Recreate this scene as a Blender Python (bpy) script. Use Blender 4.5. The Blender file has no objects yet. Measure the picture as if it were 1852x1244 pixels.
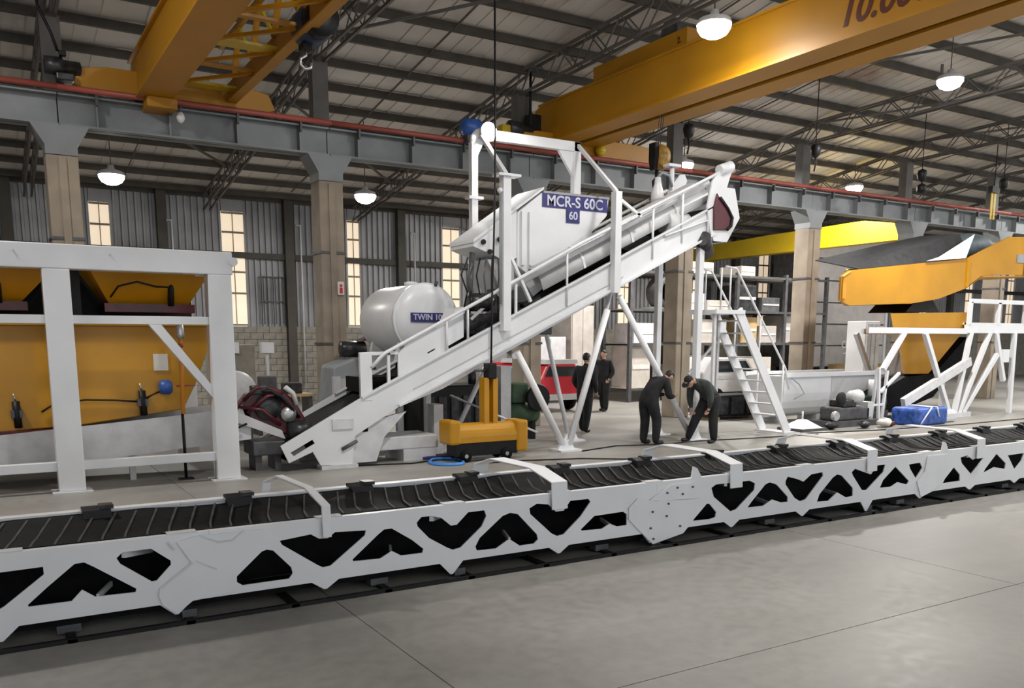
import bpy, bmesh, math, random
from mathutils import Vector, Matrix
from mathutils.geometry import tessellate_polygon
random.seed(7)
scn = bpy.context.scene
COL = scn.collection
R = math.radians

# ------------------------------------------------------------------ camera
cam_d = bpy.data.cameras.new('camera')
cam = bpy.data.objects.new('camera', cam_d); COL.objects.link(cam)
cam.location = (0, 0, 2.0)
cam.rotation_euler = (R(90 - 9.07), 0, R(-31.06))
cam_d.sensor_width = 36; cam_d.sensor_fit = 'HORIZONTAL'
cam_d.lens = 1561 / 1852 * 36
cam_d.shift_x = 11 / 1852; cam_d.shift_y = 242 / 1852
cam_d.clip_start = 0.05; cam_d.clip_end = 300
scn.camera = cam

# ------------------------------------------------------------------ world, exposure
w = bpy.data.worlds.new('World'); scn.world = w; w.use_nodes = True
bg = w.node_tree.nodes['Background']
bg.inputs[0].default_value = (0.93, 0.97, 1.0, 1); bg.inputs[1].default_value = 1.15
vs = scn.view_settings
vs.view_transform = 'Standard'; vs.look = 'None'; vs.gamma = 1; vs.use_curve_mapping = False
vs.exposure = 0.22
LAMP_POWER = 400

# ------------------------------------------------------------------ materials
def mat(name, col, rough=0.5, metal=0.0, var=0.06, scale=3.0, bump=0.0, bscale=40, col2=None, spec=0.5, emit=None, estr=0.0):
    m = bpy.data.materials.new(name); m.use_nodes = True
    nt = m.node_tree; b = nt.nodes['Principled BSDF']
    b.inputs['Roughness'].default_value = rough; b.inputs['Metallic'].default_value = metal
    b.inputs['Specular IOR Level'].default_value = spec
    tc = nt.nodes.new('ShaderNodeTexCoord')
    n = nt.nodes.new('ShaderNodeTexNoise'); n.inputs['Scale'].default_value = scale; n.inputs['Detail'].default_value = 5
    nt.links.new(tc.outputs['Object'], n.inputs['Vector'])
    mx = nt.nodes.new('ShaderNodeMix'); mx.data_type = 'RGBA'
    c2 = col2 if col2 else tuple(max(0, c * (1 - 2 * var)) for c in col)
    c1 = col if col2 else tuple(min(1, c * (1 + var)) for c in col)
    mx.inputs[6].default_value = (*c1, 1); mx.inputs[7].default_value = (*c2, 1)
    rp = nt.nodes.new('ShaderNodeMapRange'); rp.inputs[1].default_value = 0.35; rp.inputs[2].default_value = 0.68
    nt.links.new(n.outputs['Fac'], rp.inputs[0]); nt.links.new(rp.outputs[0], mx.inputs[0])
    nt.links.new(mx.outputs[2], b.inputs['Base Color'])
    if bump:
        n2 = nt.nodes.new('ShaderNodeTexNoise'); n2.inputs['Scale'].default_value = bscale
        nt.links.new(tc.outputs['Object'], n2.inputs['Vector'])
        bp = nt.nodes.new('ShaderNodeBump'); bp.inputs['Strength'].default_value = bump; bp.inputs['Distance'].default_value = 0.01
        nt.links.new(n2.outputs['Fac'], bp.inputs['Height']); nt.links.new(bp.outputs[0], b.inputs['Normal'])
    if emit:
        b.inputs['Emission Color'].default_value = (*emit, 1); b.inputs['Emission Strength'].default_value = estr
    return m

M = {}
M['white'] = mat('white_paint', (0.72, 0.73, 0.755), 0.32, var=0.025, scale=2)
M['white2'] = mat('white_paint_worn', (0.63, 0.63, 0.645), 0.42, var=0.06, scale=5)
M['lgrey'] = mat('light_grey_paint', (0.55, 0.55, 0.56), 0.45, var=0.05)
M['grey'] = mat('grey_paint', (0.28, 0.30, 0.32), 0.5, var=0.08)
M['beam_grey'] = mat('blue_grey_beam', (0.20, 0.215, 0.225), 0.5, var=0.10, scale=1.2)
M['dgrey'] = mat('dark_grey_steel', (0.09, 0.09, 0.095), 0.5, metal=0.3, var=0.15, scale=6)
M['yellow'] = mat('yellow_paint', (0.48, 0.225, 0.003), 0.38, var=0.06, scale=1.5)
M['crane_y'] = mat('crane_yellow', (0.42, 0.19, 0.002), 0.48, var=0.05, scale=1)
M['lemon'] = mat('lemon_yellow', (0.55, 0.38, 0.012), 0.42, var=0.05, scale=1)
M['orange'] = mat('orange_paint', (0.75, 0.27, 0.02), 0.45)
M['rubber'] = mat('black_rubber', (0.0045, 0.0045, 0.005), 0.65, spec=0.12, var=0.25, scale=12, bump=0.15)
M['cleat'] = mat('rubber_cleat', (0.045, 0.045, 0.048), 0.6, spec=0.3, var=0.2, scale=12)
M['black'] = mat('black_metal', (0.007, 0.007, 0.008), 0.5, spec=0.3, var=0.2, scale=8)
M['engine'] = mat('oily_black', (0.018, 0.018, 0.02), 0.35, metal=0.4, var=0.4, scale=9, col2=(0.06, 0.06, 0.065))
M['maroon'] = mat('maroon_paint', (0.085, 0.008, 0.016), 0.35, var=0.2)
M['red'] = mat('red_paint', (0.55, 0.02, 0.035), 0.35, var=0.08)
M['rail_red'] = mat('red_rail', (0.34, 0.075, 0.055), 0.45, var=0.15, scale=1)
M['blue'] = mat('blue_paint', (0.03, 0.10, 0.38), 0.4, var=0.1)
M['tarp'] = mat('blue_tarpaulin', (0.03, 0.10, 0.42), 0.45, var=0.3, scale=8, bump=0.5, bscale=9)
M['navy'] = mat('navy_print', (0.03, 0.03, 0.16), 0.5, var=0.15)
M['print'] = mat('pale_print', (0.55, 0.56, 0.66), 0.5, var=0.1)
M['printbrown'] = mat('brown_print', (0.10, 0.02, 0.008), 0.5)
M['steel'] = mat('bare_steel', (0.5, 0.5, 0.5), 0.35, metal=0.8, var=0.1)
M['purlin'] = mat('brown_steel', (0.050, 0.042, 0.032), 0.6, var=0.15, scale=2)
M['truss'] = mat('truss_steel', (0.10, 0.092, 0.085), 0.6, var=0.15, scale=2)
M['column'] = mat('concrete_column', (0.34, 0.285, 0.22), 0.85, col2=(0.23, 0.19, 0.15), scale=1.6, bump=0.25, bscale=25)
M['corrug'] = mat('corrugated_sheet', (0.30, 0.30, 0.31), 0.5, var=0.12, scale=0.8, metal=0.2)
M['block'] = mat('cement_block', (0.27, 0.25, 0.215), 0.9, var=0.10, scale=4, bump=0.2)
M['mortar'] = mat('mortar', (0.22, 0.20, 0.175), 0.95)
M['pane'] = mat('cream_daylight_sheet', (0.8, 0.72, 0.58), 0.6, var=0.05, emit=(1.0, 0.80, 0.58), estr=0.55)
M['door_light'] = mat('daylight_opening', (0.9, 0.9, 0.9), 0.6, emit=(1, 0.98, 0.95), estr=3.0)
M['lamp'] = mat('lamp_glow', (1, 1, 1), 0.5, emit=(1.0, 0.98, 0.94), estr=40)
M['skin'] = mat('skin', (0.46, 0.27, 0.19), 0.5, var=0.06)
M['cloth_black'] = mat('black_cloth', (0.010, 0.010, 0.012), 0.9, var=0.3, scale=6, bump=0.4, bscale=14)
M['cloth_grey'] = mat('dark_grey_cloth', (0.045, 0.052, 0.05), 0.9, var=0.2, scale=6, bump=0.4, bscale=14)
M['cloth_stripe'] = mat('grey_stripe_cloth', (0.16, 0.18, 0.17), 0.9, var=0.2, scale=6)
M['hair'] = mat('black_hair', (0.006, 0.005, 0.005), 0.6, var=0.3, scale=20)
M['boots'] = mat('black_boots', (0.008, 0.008, 0.008), 0.5)
M['eye'] = mat('eye_dark', (0.02, 0.015, 0.012), 0.3)
M['hose'] = mat('blue_hose', (0.04, 0.22, 0.62), 0.4)
M['teal'] = mat('teal_paint', (0.16, 0.27, 0.29), 0.45, var=0.1)
M['slate'] = mat('slate_tarpaulin', (0.055, 0.075, 0.09), 0.6, var=0.2, scale=4, bump=0.3, bscale=6)
M['green'] = mat('dark_green_foliage_paint', (0.03, 0.07, 0.03), 0.6, var=0.3)
M['wood'] = mat('plywood', (0.42, 0.30, 0.15), 0.7, var=0.15)
M['carton'] = mat('pale_carton', (0.52, 0.48, 0.44), 0.8, var=0.08)
M['trailer'] = mat('taupe_panel', (0.40, 0.37, 0.355), 0.55, var=0.05)
M['glass'] = mat('dark_glass', (0.02, 0.025, 0.03), 0.08, var=0.1)
M['paper'] = mat('paper', (0.70, 0.66, 0.62), 0.8)
M['hoist_blue'] = mat('hoist_blue', (0.012, 0.03, 0.07), 0.4, var=0.1)
M['gold'] = mat('hook_block_paint', (0.35, 0.20, 0.04), 0.45, var=0.3, scale=10)

def floor_material():
    m = bpy.data.materials.new('polished_concrete'); m.use_nodes = True
    nt = m.node_tree; b = nt.nodes['Principled BSDF']
    g = nt.nodes.new('ShaderNodeNewGeometry')
    def noise(sc, det, vec=None):
        n = nt.nodes.new('ShaderNodeTexNoise'); n.inputs['Scale'].default_value = sc; n.inputs['Detail'].default_value = det
        nt.links.new(vec if vec else g.outputs['Position'], n.inputs['Vector']); return n
    mp = nt.nodes.new('ShaderNodeMapping'); mp.inputs['Scale'].default_value = (0.35, 1.0, 1)
    nt.links.new(g.outputs['Position'], mp.inputs[0])
    a = noise(0.7, 6, mp.outputs[0]); c = noise(9, 6); d = noise(0.22, 3)
    r1 = nt.nodes.new('ShaderNodeValToRGB')
    r1.color_ramp.elements[0].position = 0.30; r1.color_ramp.elements[0].color = (0.24, 0.228, 0.210, 1)
    r1.color_ramp.elements[1].position = 0.72; r1.color_ramp.elements[1].color = (0.36, 0.35, 0.33, 1)
    nt.links.new(a.outputs['Fac'], r1.inputs[0])
    mx = nt.nodes.new('ShaderNodeMix'); mx.data_type = 'RGBA'; mx.blend_type = 'MULTIPLY'; mx.inputs[0].default_value = 0.5
    r2 = nt.nodes.new('ShaderNodeValToRGB'); r2.color_ramp.elements[0].color = (0.62, 0.62, 0.62, 1); r2.color_ramp.elements[0].position = 0.3
    r2.color_ramp.elements[1].position = 0.62
    nt.links.new(c.outputs['Fac'], r2.inputs[0])
    nt.links.new(r1.outputs[0], mx.inputs[6]); nt.links.new(r2.outputs[0], mx.inputs[7])
    mx2 = nt.nodes.new('ShaderNodeMix'); mx2.data_type = 'RGBA'; mx2.blend_type = 'MULTIPLY'; mx2.inputs[0].default_value = 0.6
    r3 = nt.nodes.new('ShaderNodeValToRGB'); r3.color_ramp.elements[0].color = (0.6, 0.59, 0.57, 1); r3.color_ramp.elements[0].position = 0.36
    r3.color_ramp.elements[1].position = 0.6
    nt.links.new(d.outputs['Fac'], r3.inputs[0])
    nt.links.new(mx.outputs[2], mx2.inputs[6]); nt.links.new(r3.outputs[0], mx2.inputs[7])
    nt.links.new(mx2.outputs[2], b.inputs['Base Color'])
    rr = nt.nodes.new('ShaderNodeMapRange'); rr.inputs[3].default_value = 0.33; rr.inputs[4].default_value = 0.6
    nt.links.new(c.outputs['Fac'], rr.inputs[0]); nt.links.new(rr.outputs[0], b.inputs['Roughness'])
    return m
M['floor'] = floor_material()

def roof_material():
    m = mat('galvanised_roof_sheet', (0.66, 0.62, 0.57), 0.6, var=0.10, scale=0.5)
    nt = m.node_tree; b = nt.nodes['Principled BSDF']
    src = b.inputs['Base Color'].links[0].from_socket
    g = nt.nodes.new('ShaderNodeNewGeometry')
    acc = None
    for c, r in (((9.6, 14.6, 8.5), 1.0), ((19.5, 15.2, 8.4), 0.9)):          # rust stains
        d = nt.nodes.new('ShaderNodeVectorMath'); d.operation = 'DISTANCE'; d.inputs[1].default_value = c
        n = nt.nodes.new('ShaderNodeTexNoise'); n.inputs['Scale'].default_value = 3
        nt.links.new(g.outputs['Position'], n.inputs['Vector'])
        av = nt.nodes.new('ShaderNodeVectorMath'); av.operation = 'ADD'
        nt.links.new(g.outputs['Position'], av.inputs[0]); nt.links.new(n.outputs['Color'], av.inputs[1])
        nt.links.new(av.outputs[0], d.inputs[0])
        mr = nt.nodes.new('ShaderNodeMapRange'); mr.inputs[1].default_value = r * 1.6; mr.inputs[2].default_value = r * 0.5
        nt.links.new(d.outputs['Value'], mr.inputs[0])
        if acc is None: acc = mr.outputs[0]
        else:
            mm = nt.nodes.new('ShaderNodeMath'); mm.operation = 'MAXIMUM'
            nt.links.new(acc, mm.inputs[0]); nt.links.new(mr.outputs[0], mm.inputs[1]); acc = mm.outputs[0]
    mx = nt.nodes.new('ShaderNodeMix'); mx.data_type = 'RGBA'; mx.inputs[7].default_value = (0.26, 0.17, 0.11, 1)
    nt.links.new(acc, mx.inputs[0]); nt.links.new(src, mx.inputs[6]); nt.links.new(mx.outputs[2], b.inputs['Base Color'])
    return m
M['roof'] = roof_material()

# ------------------------------------------------------------------ mesh helpers
OFF = {}
class MB:
    def __init__(s): s.v = []; s.f = []; s.sm = []
    def add(s, vs_, fs, smooth=False):
        k = len(s.v); s.v += [tuple(p) for p in vs_]
        s.f += [tuple(i + k for i in f) for f in fs]; s.sm += [smooth] * len(fs); return s
    def box(s, x0, x1, y0, y1, z0, z1):
        return s.add([(x0,y0,z0),(x1,y0,z0),(x1,y1,z0),(x0,y1,z0),(x0,y0,z1),(x1,y0,z1),(x1,y1,z1),(x0,y1,z1)],
                     [(0,3,2,1),(4,5,6,7),(0,1,5,4),(1,2,6,5),(2,3,7,6),(3,0,4,7)])
    def bar(s, p, q, w_, h, up=(0,0,1)):
        p, q = Vector(p), Vector(q); d = (q - p).normalized(); u = Vector(up)
        if abs(d.dot(u)) > 0.98: u = Vector((0,1,0))
        a = d.cross(u).normalized() * w_ / 2; b = a.cross(d).normalized() * h / 2
        vs_ = [p-a-b, p+a-b, p+a+b, p-a+b, q-a-b, q+a-b, q+a+b, q-a+b]
        return s.add(vs_, [(0,1,2,3),(7,6,5,4),(0,4,5,1),(1,5,6,2),(2,6,7,3),(3,7,4,0)])
    def tube(s, p, q, r, n=10, r2=None, caps=True):
        return s.path([p, q], r, n, r2, caps)
    def path(s, pts, r, n=8, r2=None, caps=True):
        pts = [Vector(p) for p in pts]; m_ = len(pts); vs_ = []
        d0 = (pts[1] - pts[0]).normalized()
        u = Vector((0,0,1)) if abs(d0.z) < 0.9 else Vector((1,0,0))
        a = d0.cross(u).normalized()
        for i, p in enumerate(pts):
            if i == 0: d = d0
            elif i == m_-1: d = (pts[i] - pts[i-1]).normalized()
            else: d = ((pts[i+1] - pts[i]).normalized() + (pts[i] - pts[i-1]).normalized()).normalized()
            a = (a - d * a.dot(d)).normalized(); b = d.cross(a)
            rr = r if r2 is None else r + (r2 - r) * i / (m_-1)
            for k in range(n):
                t = 2 * math.pi * k / n; vs_.append(p + (a * math.cos(t) + b * math.sin(t)) * rr)
        k0 = len(s.v); fs = []
        for i in range(m_-1):
            for k in range(n): fs.append((i*n+k, i*n+(k+1)%n, (i+1)*n+(k+1)%n, (i+1)*n+k))
        s.add(vs_, fs, True)
        if caps:
            s.f += [tuple(k0 + k for k in reversed(range(n))), tuple(k0 + (m_-1)*n + k for k in range(n))]; s.sm += [False, False]
        return s
    def ribbon(s, pts, w_, t, side):
        """rectangular section swept along pts: w_ along side, t across"""
        pts = [Vector(p) for p in pts]; sd = Vector(side).normalized() * w_ / 2; m_ = len(pts); vs_ = []
        for i, p in enumerate(pts):
            if i == 0: d = pts[1] - pts[0]
            elif i == m_-1: d = pts[i] - pts[i-1]
            else: d = (pts[i+1] - pts[i]).normalized() + (pts[i] - pts[i-1]).normalized()
            nrm = d.cross(sd).normalized() * t / 2
            vs_ += [p-sd-nrm, p+sd-nrm, p+sd+nrm, p-sd+nrm]
        fs = [(3,2,1,0), tuple(4*(m_-1)+k for k in range(4))]
        for i in range(m_-1):
            for k in range(4): fs.append((4*i+k, 4*i+(k+1)%4, 4*i+4+(k+1)%4, 4*i+4+k))
        return s.add(vs_, fs)
    def prism(s, outer, plane, a0, a1, holes=()):
        loops = [[Vector((p[0], p[1], 0)) for p in lp] for lp in [outer] + list(holes)]
        flat = [p for lp in loops for p in lp]; n = len(flat)
        tri = tessellate_polygon(loops)
        def mk(p, a):
            return {'XZ': (p.x, a, p.y), 'XY': (p.x, p.y, a), 'YZ': (a, p.x, p.y)}[plane]
        vs_ = [mk(p, a0) for p in flat] + [mk(p, a1) for p in flat]
        fs = [tuple(t) for t in tri] + [tuple(i + n for i in reversed(t)) for t in tri]
        k = 0
        for lp in loops:
            m_ = len(lp)
            for i in range(m_): fs.append((k+i, k+(i+1)%m_, n+k+(i+1)%m_, n+k+i))
            k += m_
        return s.add(vs_, fs)
    def lathe(s, prof, c, axis='Z', n=20, smooth=True):
        c = Vector(c); vs_ = []; m_ = len(prof)
        for r, h in prof:
            for k in range(n):
                t = 2*math.pi*k/n; x, y = r*math.cos(t), r*math.sin(t)
                vs_.append(c + Vector({'Z': (x,y,h), 'Y': (x,h,y), 'X': (h,x,y)}[axis]))
        fs = []
        for i in range(m_-1):
            for k in range(n): fs.append((i*n+k, i*n+(k+1)%n, (i+1)*n+(k+1)%n, (i+1)*n+k))
        s.add(vs_, fs, smooth); k0 = len(s.v) - len(vs_)
        s.f += [tuple(k0+k for k in reversed(range(n))), tuple(k0+(m_-1)*n+k for k in range(n))]; s.sm += [False, False]
        return s
    def ball(s, c, r, sc=(1,1,1), n=12, m_=8):
        prof = [(max(1e-4, math.sin(math.pi*i/m_)), -math.cos(math.pi*i/m_)) for i in range(m_+1)]
        k = len(s.v); s.lathe(prof, (0,0,0), 'Z', n)
        for i in range(k, len(s.v)):
            v = s.v[i]; s.v[i] = (c[0]+v[0]*r*sc[0], c[1]+v[1]*r*sc[1], c[2]+v[2]*r*sc[2])
        return s
    def build(s, name, m_, parent=None, bev=0.0, kind=None, label=None):
        me = bpy.data.meshes.new(name)
        o_ = OFF.get(parent, Vector((0,0,0)))
        me.from_pydata([Vector(p) - o_ for p in s.v], [], s.f)
        bm = bmesh.new(); bm.from_mesh(me); bmesh.ops.recalc_face_normals(bm, faces=bm.faces); bm.to_mesh(me); bm.free()
        me.polygons.foreach_set('use_smooth', s.sm[:len(me.polygons)])
        me.materials.append(M[m_] if isinstance(m_, str) else m_)
        ob = bpy.data.objects.new(name, me); COL.objects.link(ob)
        if parent is not None: ob.parent = parent
        OFF[ob] = o_
        if bev:
            md = ob.modifiers.new('bevel', 'BEVEL'); md.width = bev; md.segments = 2; md.limit_method = 'ANGLE'
        if kind: ob['kind'] = kind
        if label: ob['label'] = label
        return ob

def tag(o, label, cat, group=None, kind=None):
    o['label'] = label; o['category'] = cat
    if group: o['group'] = group
    if kind: o['kind'] = kind
    return o
def thing(name, label, cat, loc, group=None):
    o = bpy.data.objects.new(name, None); COL.objects.link(o); o.location = loc
    o.empty_display_size = 0.2
    OFF[o] = Vector(loc); return tag(o, label, cat, group)
def struct(name, loc=(0,0,0), label=None):
    o = bpy.data.objects.new(name, None); COL.objects.link(o); o.location = loc; OFF[o] = Vector(loc); o['kind'] = 'structure'
    if label: o['label'] = label
    return o
def copy_tree(o, parent=None):
    c = o.copy(); COL.objects.link(c); c.parent = parent
    for ch in list(o.children): copy_tree(ch, c)
    return c
def shared(o, loc, parent):
    c = o.copy(); COL.objects.link(c); c.parent = parent; c.location = loc; OFF[c] = OFF.get(parent, Vector()); return c
def text_mesh(name, body, size, m_, parent, loc, rot, ext=0.003, shear=0.0):
    cu = bpy.data.curves.new(name, 'FONT'); cu.body = body; cu.size = size; cu.extrude = ext; cu.shear = shear; cu.align_x = 'CENTER'; cu.align_y = 'CENTER'; cu.offset = size*0.02
    t = bpy.data.objects.new(name + '_tmp', cu); COL.objects.link(t)
    dg = bpy.context.evaluated_depsgraph_get(); me = bpy.data.meshes.new_from_object(t.evaluated_get(dg))
    bpy.data.objects.remove(t)
    me.materials.clear(); me.materials.append(M[m_])
    ob = bpy.data.objects.new(name, me); COL.objects.link(ob)
    ob.parent = parent; ob.location = Vector(loc) - OFF.get(parent, Vector()); ob.rotation_euler = rot
    return ob

# ================================================================== SETTING
XMIN, XMAX, YMIN, YW = -9.0, 56.0, -9.0, 28.0
def roofz(y): return 10.68 - 0.15 * y
COLX = [1.45, 6.2, 10.95, 15.6, 20.4, 25.1, 29.85, 34.6, 39.35]
YC = 17.0

# floor: slabs with narrow joints
fl = MB().box(XMIN, XMAX, YMIN, YW + 0.3, -0.30, -0.02).build('floor', 'mortar'); fl['kind'] = 'structure'
sx = [XMIN, -2.8, 2.2, 7.2, 12.2, 17.2, 22.2, 27.2, 32.2, 37.2, 42.2, 47.2, XMAX]
sy = [YMIN, -1.3, 3.75, 8.8, 13.8, 18.8, 23.8, YW + 0.3]
for i in range(len(sx)-1):
    for j in range(len(sy)-1):
        MB().box(sx[i]+0.004, sx[i+1]-0.004, sy[j]+0.004, sy[j+1]-0.004, -0.02, 0.0).build('slab', 'floor', fl)

# ceiling: sheets, purlins, trusses
ceil_ = struct('ceiling')
x = XMIN; k = 0
while x < XMAX:
    x1 = min(XMAX, x + 2.36)
    dz = 0.012 if k % 2 else 0.0
    b = MB().prism([(YMIN, roofz(YMIN)+dz), (YW+0.3, roofz(YW+0.3)+dz), (YW+0.3, roofz(YW+0.3)+dz+0.02), (YMIN, roofz(YMIN)+dz+0.02)], 'YZ', x, x1 + 0.03)
    # standing ribs of the sheet
    for q in range(1, 6):
        xr = x + q * 2.36 / 6
        b.prism([(YMIN, roofz(YMIN)-0.012), (YW+0.3, roofz(YW+0.3)-0.012), (YW+0.3, roofz(YW+0.3)+0.004), (YMIN, roofz(YMIN)+0.004)], 'YZ', xr-0.012, xr+0.012)
    b.build('roof_sheet', 'roof', ceil_)
    x = x1; k += 1
y = 27.6
while y > YMIN:
    z = roofz(y) - 0.02
    MB().box(XMIN, XMAX, y-0.045, y+0.045, z-0.17, z-0.01).build('purlin', 'purlin', ceil_)
    y -= 1.135
# lattice trusses across the hall
def lattice(b, p, q, depth, step, r):
    p, q = Vector(p), Vector(q); n = max(2, int((q-p).length / step))
    for s_ in (-0.09, 0.09):
        o_ = Vector((s_, 0, 0)); lo = [p + (q-p)*i/n + o_ for i in range(n+1)]
        b.bar(lo[0], lo[-1], 0.05, 0.05); b.bar(lo[0]+Vector((0,0,depth)), lo[-1]+Vector((0,0,depth)), 0.05, 0.05)
        for i in range(n):
            a, c = lo[i], lo[i+1]
            if i % 2: a, c = a + Vector((0,0,depth)), c
            else: a, c = a, c + Vector((0,0,depth))
            b.bar(a, c, 0.022, 0.022)
    return b
for cx in COLX + [44.1, 48.85]:
    b = MB()
    ya = 17.4
    lattice(b, (cx, 27.8, roofz(27.8)-0.62), (cx, ya, roofz(ya)-0.62), 0.42, 0.42, 0.02)
    lattice(b, (cx, ya, roofz(ya)-0.62), (cx, -8, 8.2), 0.5, 0.5, 0.02)
    for yy in (13.5, 9.5, 5.5, 1.5):
        b.bar((cx, yy, 8.3), (cx, yy, roofz(yy)-0.1), 0.05, 0.05)
    b.build('lattice_truss', 'truss', ceil_)
# sag rods and bracing
for i in range(len(COLX)-1):
    xm = (COLX[i]+COLX[i+1])/2
    MB().bar((xm, 27, roofz(27)-0.14), (xm, -6, roofz(-6)-0.14), 0.025, 0.025).build('sag_rod', 'truss', ceil_)
for (a, c) in (((6.2,17.2),(10.95,12.5)), ((15.6,16.5),(20.4,11.5)), ((20.4,16.8),(25.1,12)), ((25.1,16.5),(29.85,12)), ((11,25),(6.2,20)), ((1.45,20),(6.2,25))):
    MB().bar((a[0],a[1],roofz(a[1])-0.26), (c[0],c[1],roofz(c[1])-0.26), 0.05, 0.05).build('wind_brace', 'truss', ceil_)
# hanging conduit pipe under the roof
MB().path([(9.6, 10.2, 9.0), (9.6, 10.2, 7.9)], 0.02, 6).build('conduit', 'lgrey', ceil_)

# back wall
wb = struct('wall_back')
MB().box(XMIN, XMAX, YW+0.05, YW+0.25, 0, 2.43).build('mortar_core', 'mortar', wb)
blk = None; bw, bh = 0.40, 0.2025
for row in range(12):
    for c in range(21):
        x0 = 5.0 + c*bw + (0.2 if row % 2 else 0)
        loc = (x0, YW, row*bh)
        if blk is None:
            blk = MB().box(0.006, bw-0.006, 0, 0.06, 0.006, bh-0.006).build('cement_block', 'block', wb); blk.location = loc
        else: shared(blk, loc, wb)
MB().box(XMIN, 4.95, YW, YW+0.06, 0, 2.43).build('plain_base', 'block', wb)
MB().box(13.65, XMAX, YW, YW+0.06, 0, 2.43).build('plain_base', 'block', wb)
WIN = [(-0.9,-0.3),(2.98,3.50),(6.67,7.34),(10.75,11.15),(14.3,14.95),(18.3,18.9),(22.2,22.8),(26.2,26.8),(30.1,30.7),(34,34.6),(38,38.6),(42,42.6),(46,46.6),(50,50.6)]
def corrug(xa, xb, za, zb):
    n = max(1, round((xb-xa)/0.2)); p = (xb-xa)/n; pr = []
    for i in range(n):
        x0 = xa+i*p
        pr += [(x0, YW+0.12), (x0+p*0.5, YW+0.12), (x0+p*0.6, YW+0.05), (x0+p*0.9, YW+0.05)]
    pr.append((xb, YW+0.12)); m_ = len(pr)
    return MB().add([(a, c, za) for a, c in pr] + [(a, c, zb) for a, c in pr], [(i, i+1, m_+i+1, m_+i) for i in range(m_-1)])
xs = XMIN
for (a, c) in WIN + [(XMAX, XMAX)]:
    xx = xs
    while xx < a - 0.05:
        x2 = a if a - xx < 2.2 else xx + (a - xx)/2
        corrug(xx, x2, 2.43, roofz(YW)).build('corrugated_sheet', 'corrug', wb); xx = x2
    xs = c
for i, (a, c) in enumerate(WIN):
    wn = struct('window_%d' % (i+1))
    MB().box(a, c, YW+0.08, YW+0.11, 2.45, 5.92).build('pane', 'pane', wn)
    MB().box(a, c, YW+0.05, YW+0.12, 5.92, roofz(YW)).build('head_panel', 'corrug', wn)
    for zz in (2.47, 3.45, 4.1, 5.3, 5.88): MB().box(a, c, YW+0.05, YW+0.085, zz-0.03, zz+0.03).build('mullion', 'column', wn)
    MB().box((a+c)/2-0.012, (a+c)/2+0.012, YW+0.055, YW+0.085, 2.45, 5.92).build('mullion', 'column', wn)
MB().box(XMIN, XMAX, YW-0.10, YW+0.05, 4.52, 4.70).build('girt', 'purlin', wb)
MB().box(XMIN, XMAX, YW-0.02, YW+0.05, 6.28, 6.46).build('girt', 'purlin', wb)
for xx in (-3.2, 0.9, 4.9, 8.7, 12.6, 16.6, 20.6, 24.5, 28.5, 32.4, 36.4, 40.4, 44.4):
    MB().box(xx-0.14, xx+0.14, YW-0.22, YW+0.02, 0, 6.5).build('wall_post', 'purlin', wb)
# pale downpipes and conduits on the wall
for xx, z0, z1 in ((2.1,2.4,5.6),(5.1,2.4,5.5),(9.0,0.6,5.6),(13.0,2.4,5.6)):
    MB().path([(xx-0.1, YW-0.26, z1), (xx+0.05, YW-0.26, z1), (xx+0.05, YW-0.26, z0)], 0.035, 8).build('downpipe', 'lgrey', wb)
# slatted grilles (window guards) low on the corrugated sheets
for (gx, gw) in ((7.75, 1.0), (9.6, 0.9)):
    b = MB()
    for q in range(9): b.box(gx+q*gw/8-0.01, gx+q*gw/8+0.01, YW-0.02, YW+0.02, 2.5, 4.0)
    b.box(gx, gx+gw, YW-0.02, YW+0.02, 3.2, 3.23).box(gx, gx+gw, YW-0.02, YW+0.02, 3.97, 4.0)
    b.build('window_grille', 'dgrey', wb)

# far end wall with an open, day-lit gate
we = struct('wall_end')
MB().box(XMAX-0.2, XMAX, YMIN, 14, 5.6, 12).build('wall_panel', 'corrug', we)
MB().box(XMAX-0.2, XMAX, 14, YW+0.3, 0, 8.7).build('wall_panel', 'corrug', we)
# left end wall
wl = struct('wall_left')
MB().box(XMIN-0.2, XMIN, YMIN, YW+0.3, 0, 2.4).build('wall_panel', 'block', wl)
MB().box(XMIN-0.2, XMIN, YMIN, YW+0.3, 2.4, 12).build('wall_panel', 'corrug', wl)

# ================================================================== COLUMNS
col_lab = ['weathered concrete column standing behind the left white frame, nearest the left edge',
  'concrete column with a small red sign, behind the white round tank',
  'concrete column behind the inclined conveyor, beside the red vehicle',
  'pale concrete column rising directly behind the two bending workers',
  'concrete column behind the white trough, left of the taupe trailer',
  'concrete column behind the raised yellow hopper machine at the right',
  'concrete column farther along, hidden mostly behind the yellow hopper machine',
  'concrete column far along the crane line past the yellow hopper', 'farthest concrete column of the crane line']
def column(x, label):
    t = thing('concrete_column', label, 'column', (x, YC+0.25, 0), 'columns carrying the crane runway')
    MB().box(x-0.25, x+0.25, YC, YC+0.5, 0, 5.1).build('shaft', 'column', t, bev=0.02)
    MB().prism([(x-0.25,5.1),(x+0.25,5.1),(x+0.25,5.25),(x+0.45,5.58),(x-0.45,5.58),(x-0.25,5.25)], 'XZ', YC-0.02, YC+0.52).build('haunch', 'beam_grey', t)
    MB().box(x-0.06, x+0.06, YC-0.03, YC, 0, 5.05).build('cable_tray', 'column', t)
    for zz in (1.9, 3.7): MB().box(x-0.27, x+0.27, YC-0.02, YC+0.52, zz, zz+0.05).build('strap', 'dgrey', t)
    # upper stub carrying the roof
    MB().box(x-0.16, x+0.16, YC+0.42, YC+0.68, 5.58, roofz(YC+0.5)-0.6).build('upper_stub', 'truss', t)
    return t
for i, cx in enumerate(COLX): column(cx, col_lab[i])
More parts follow.
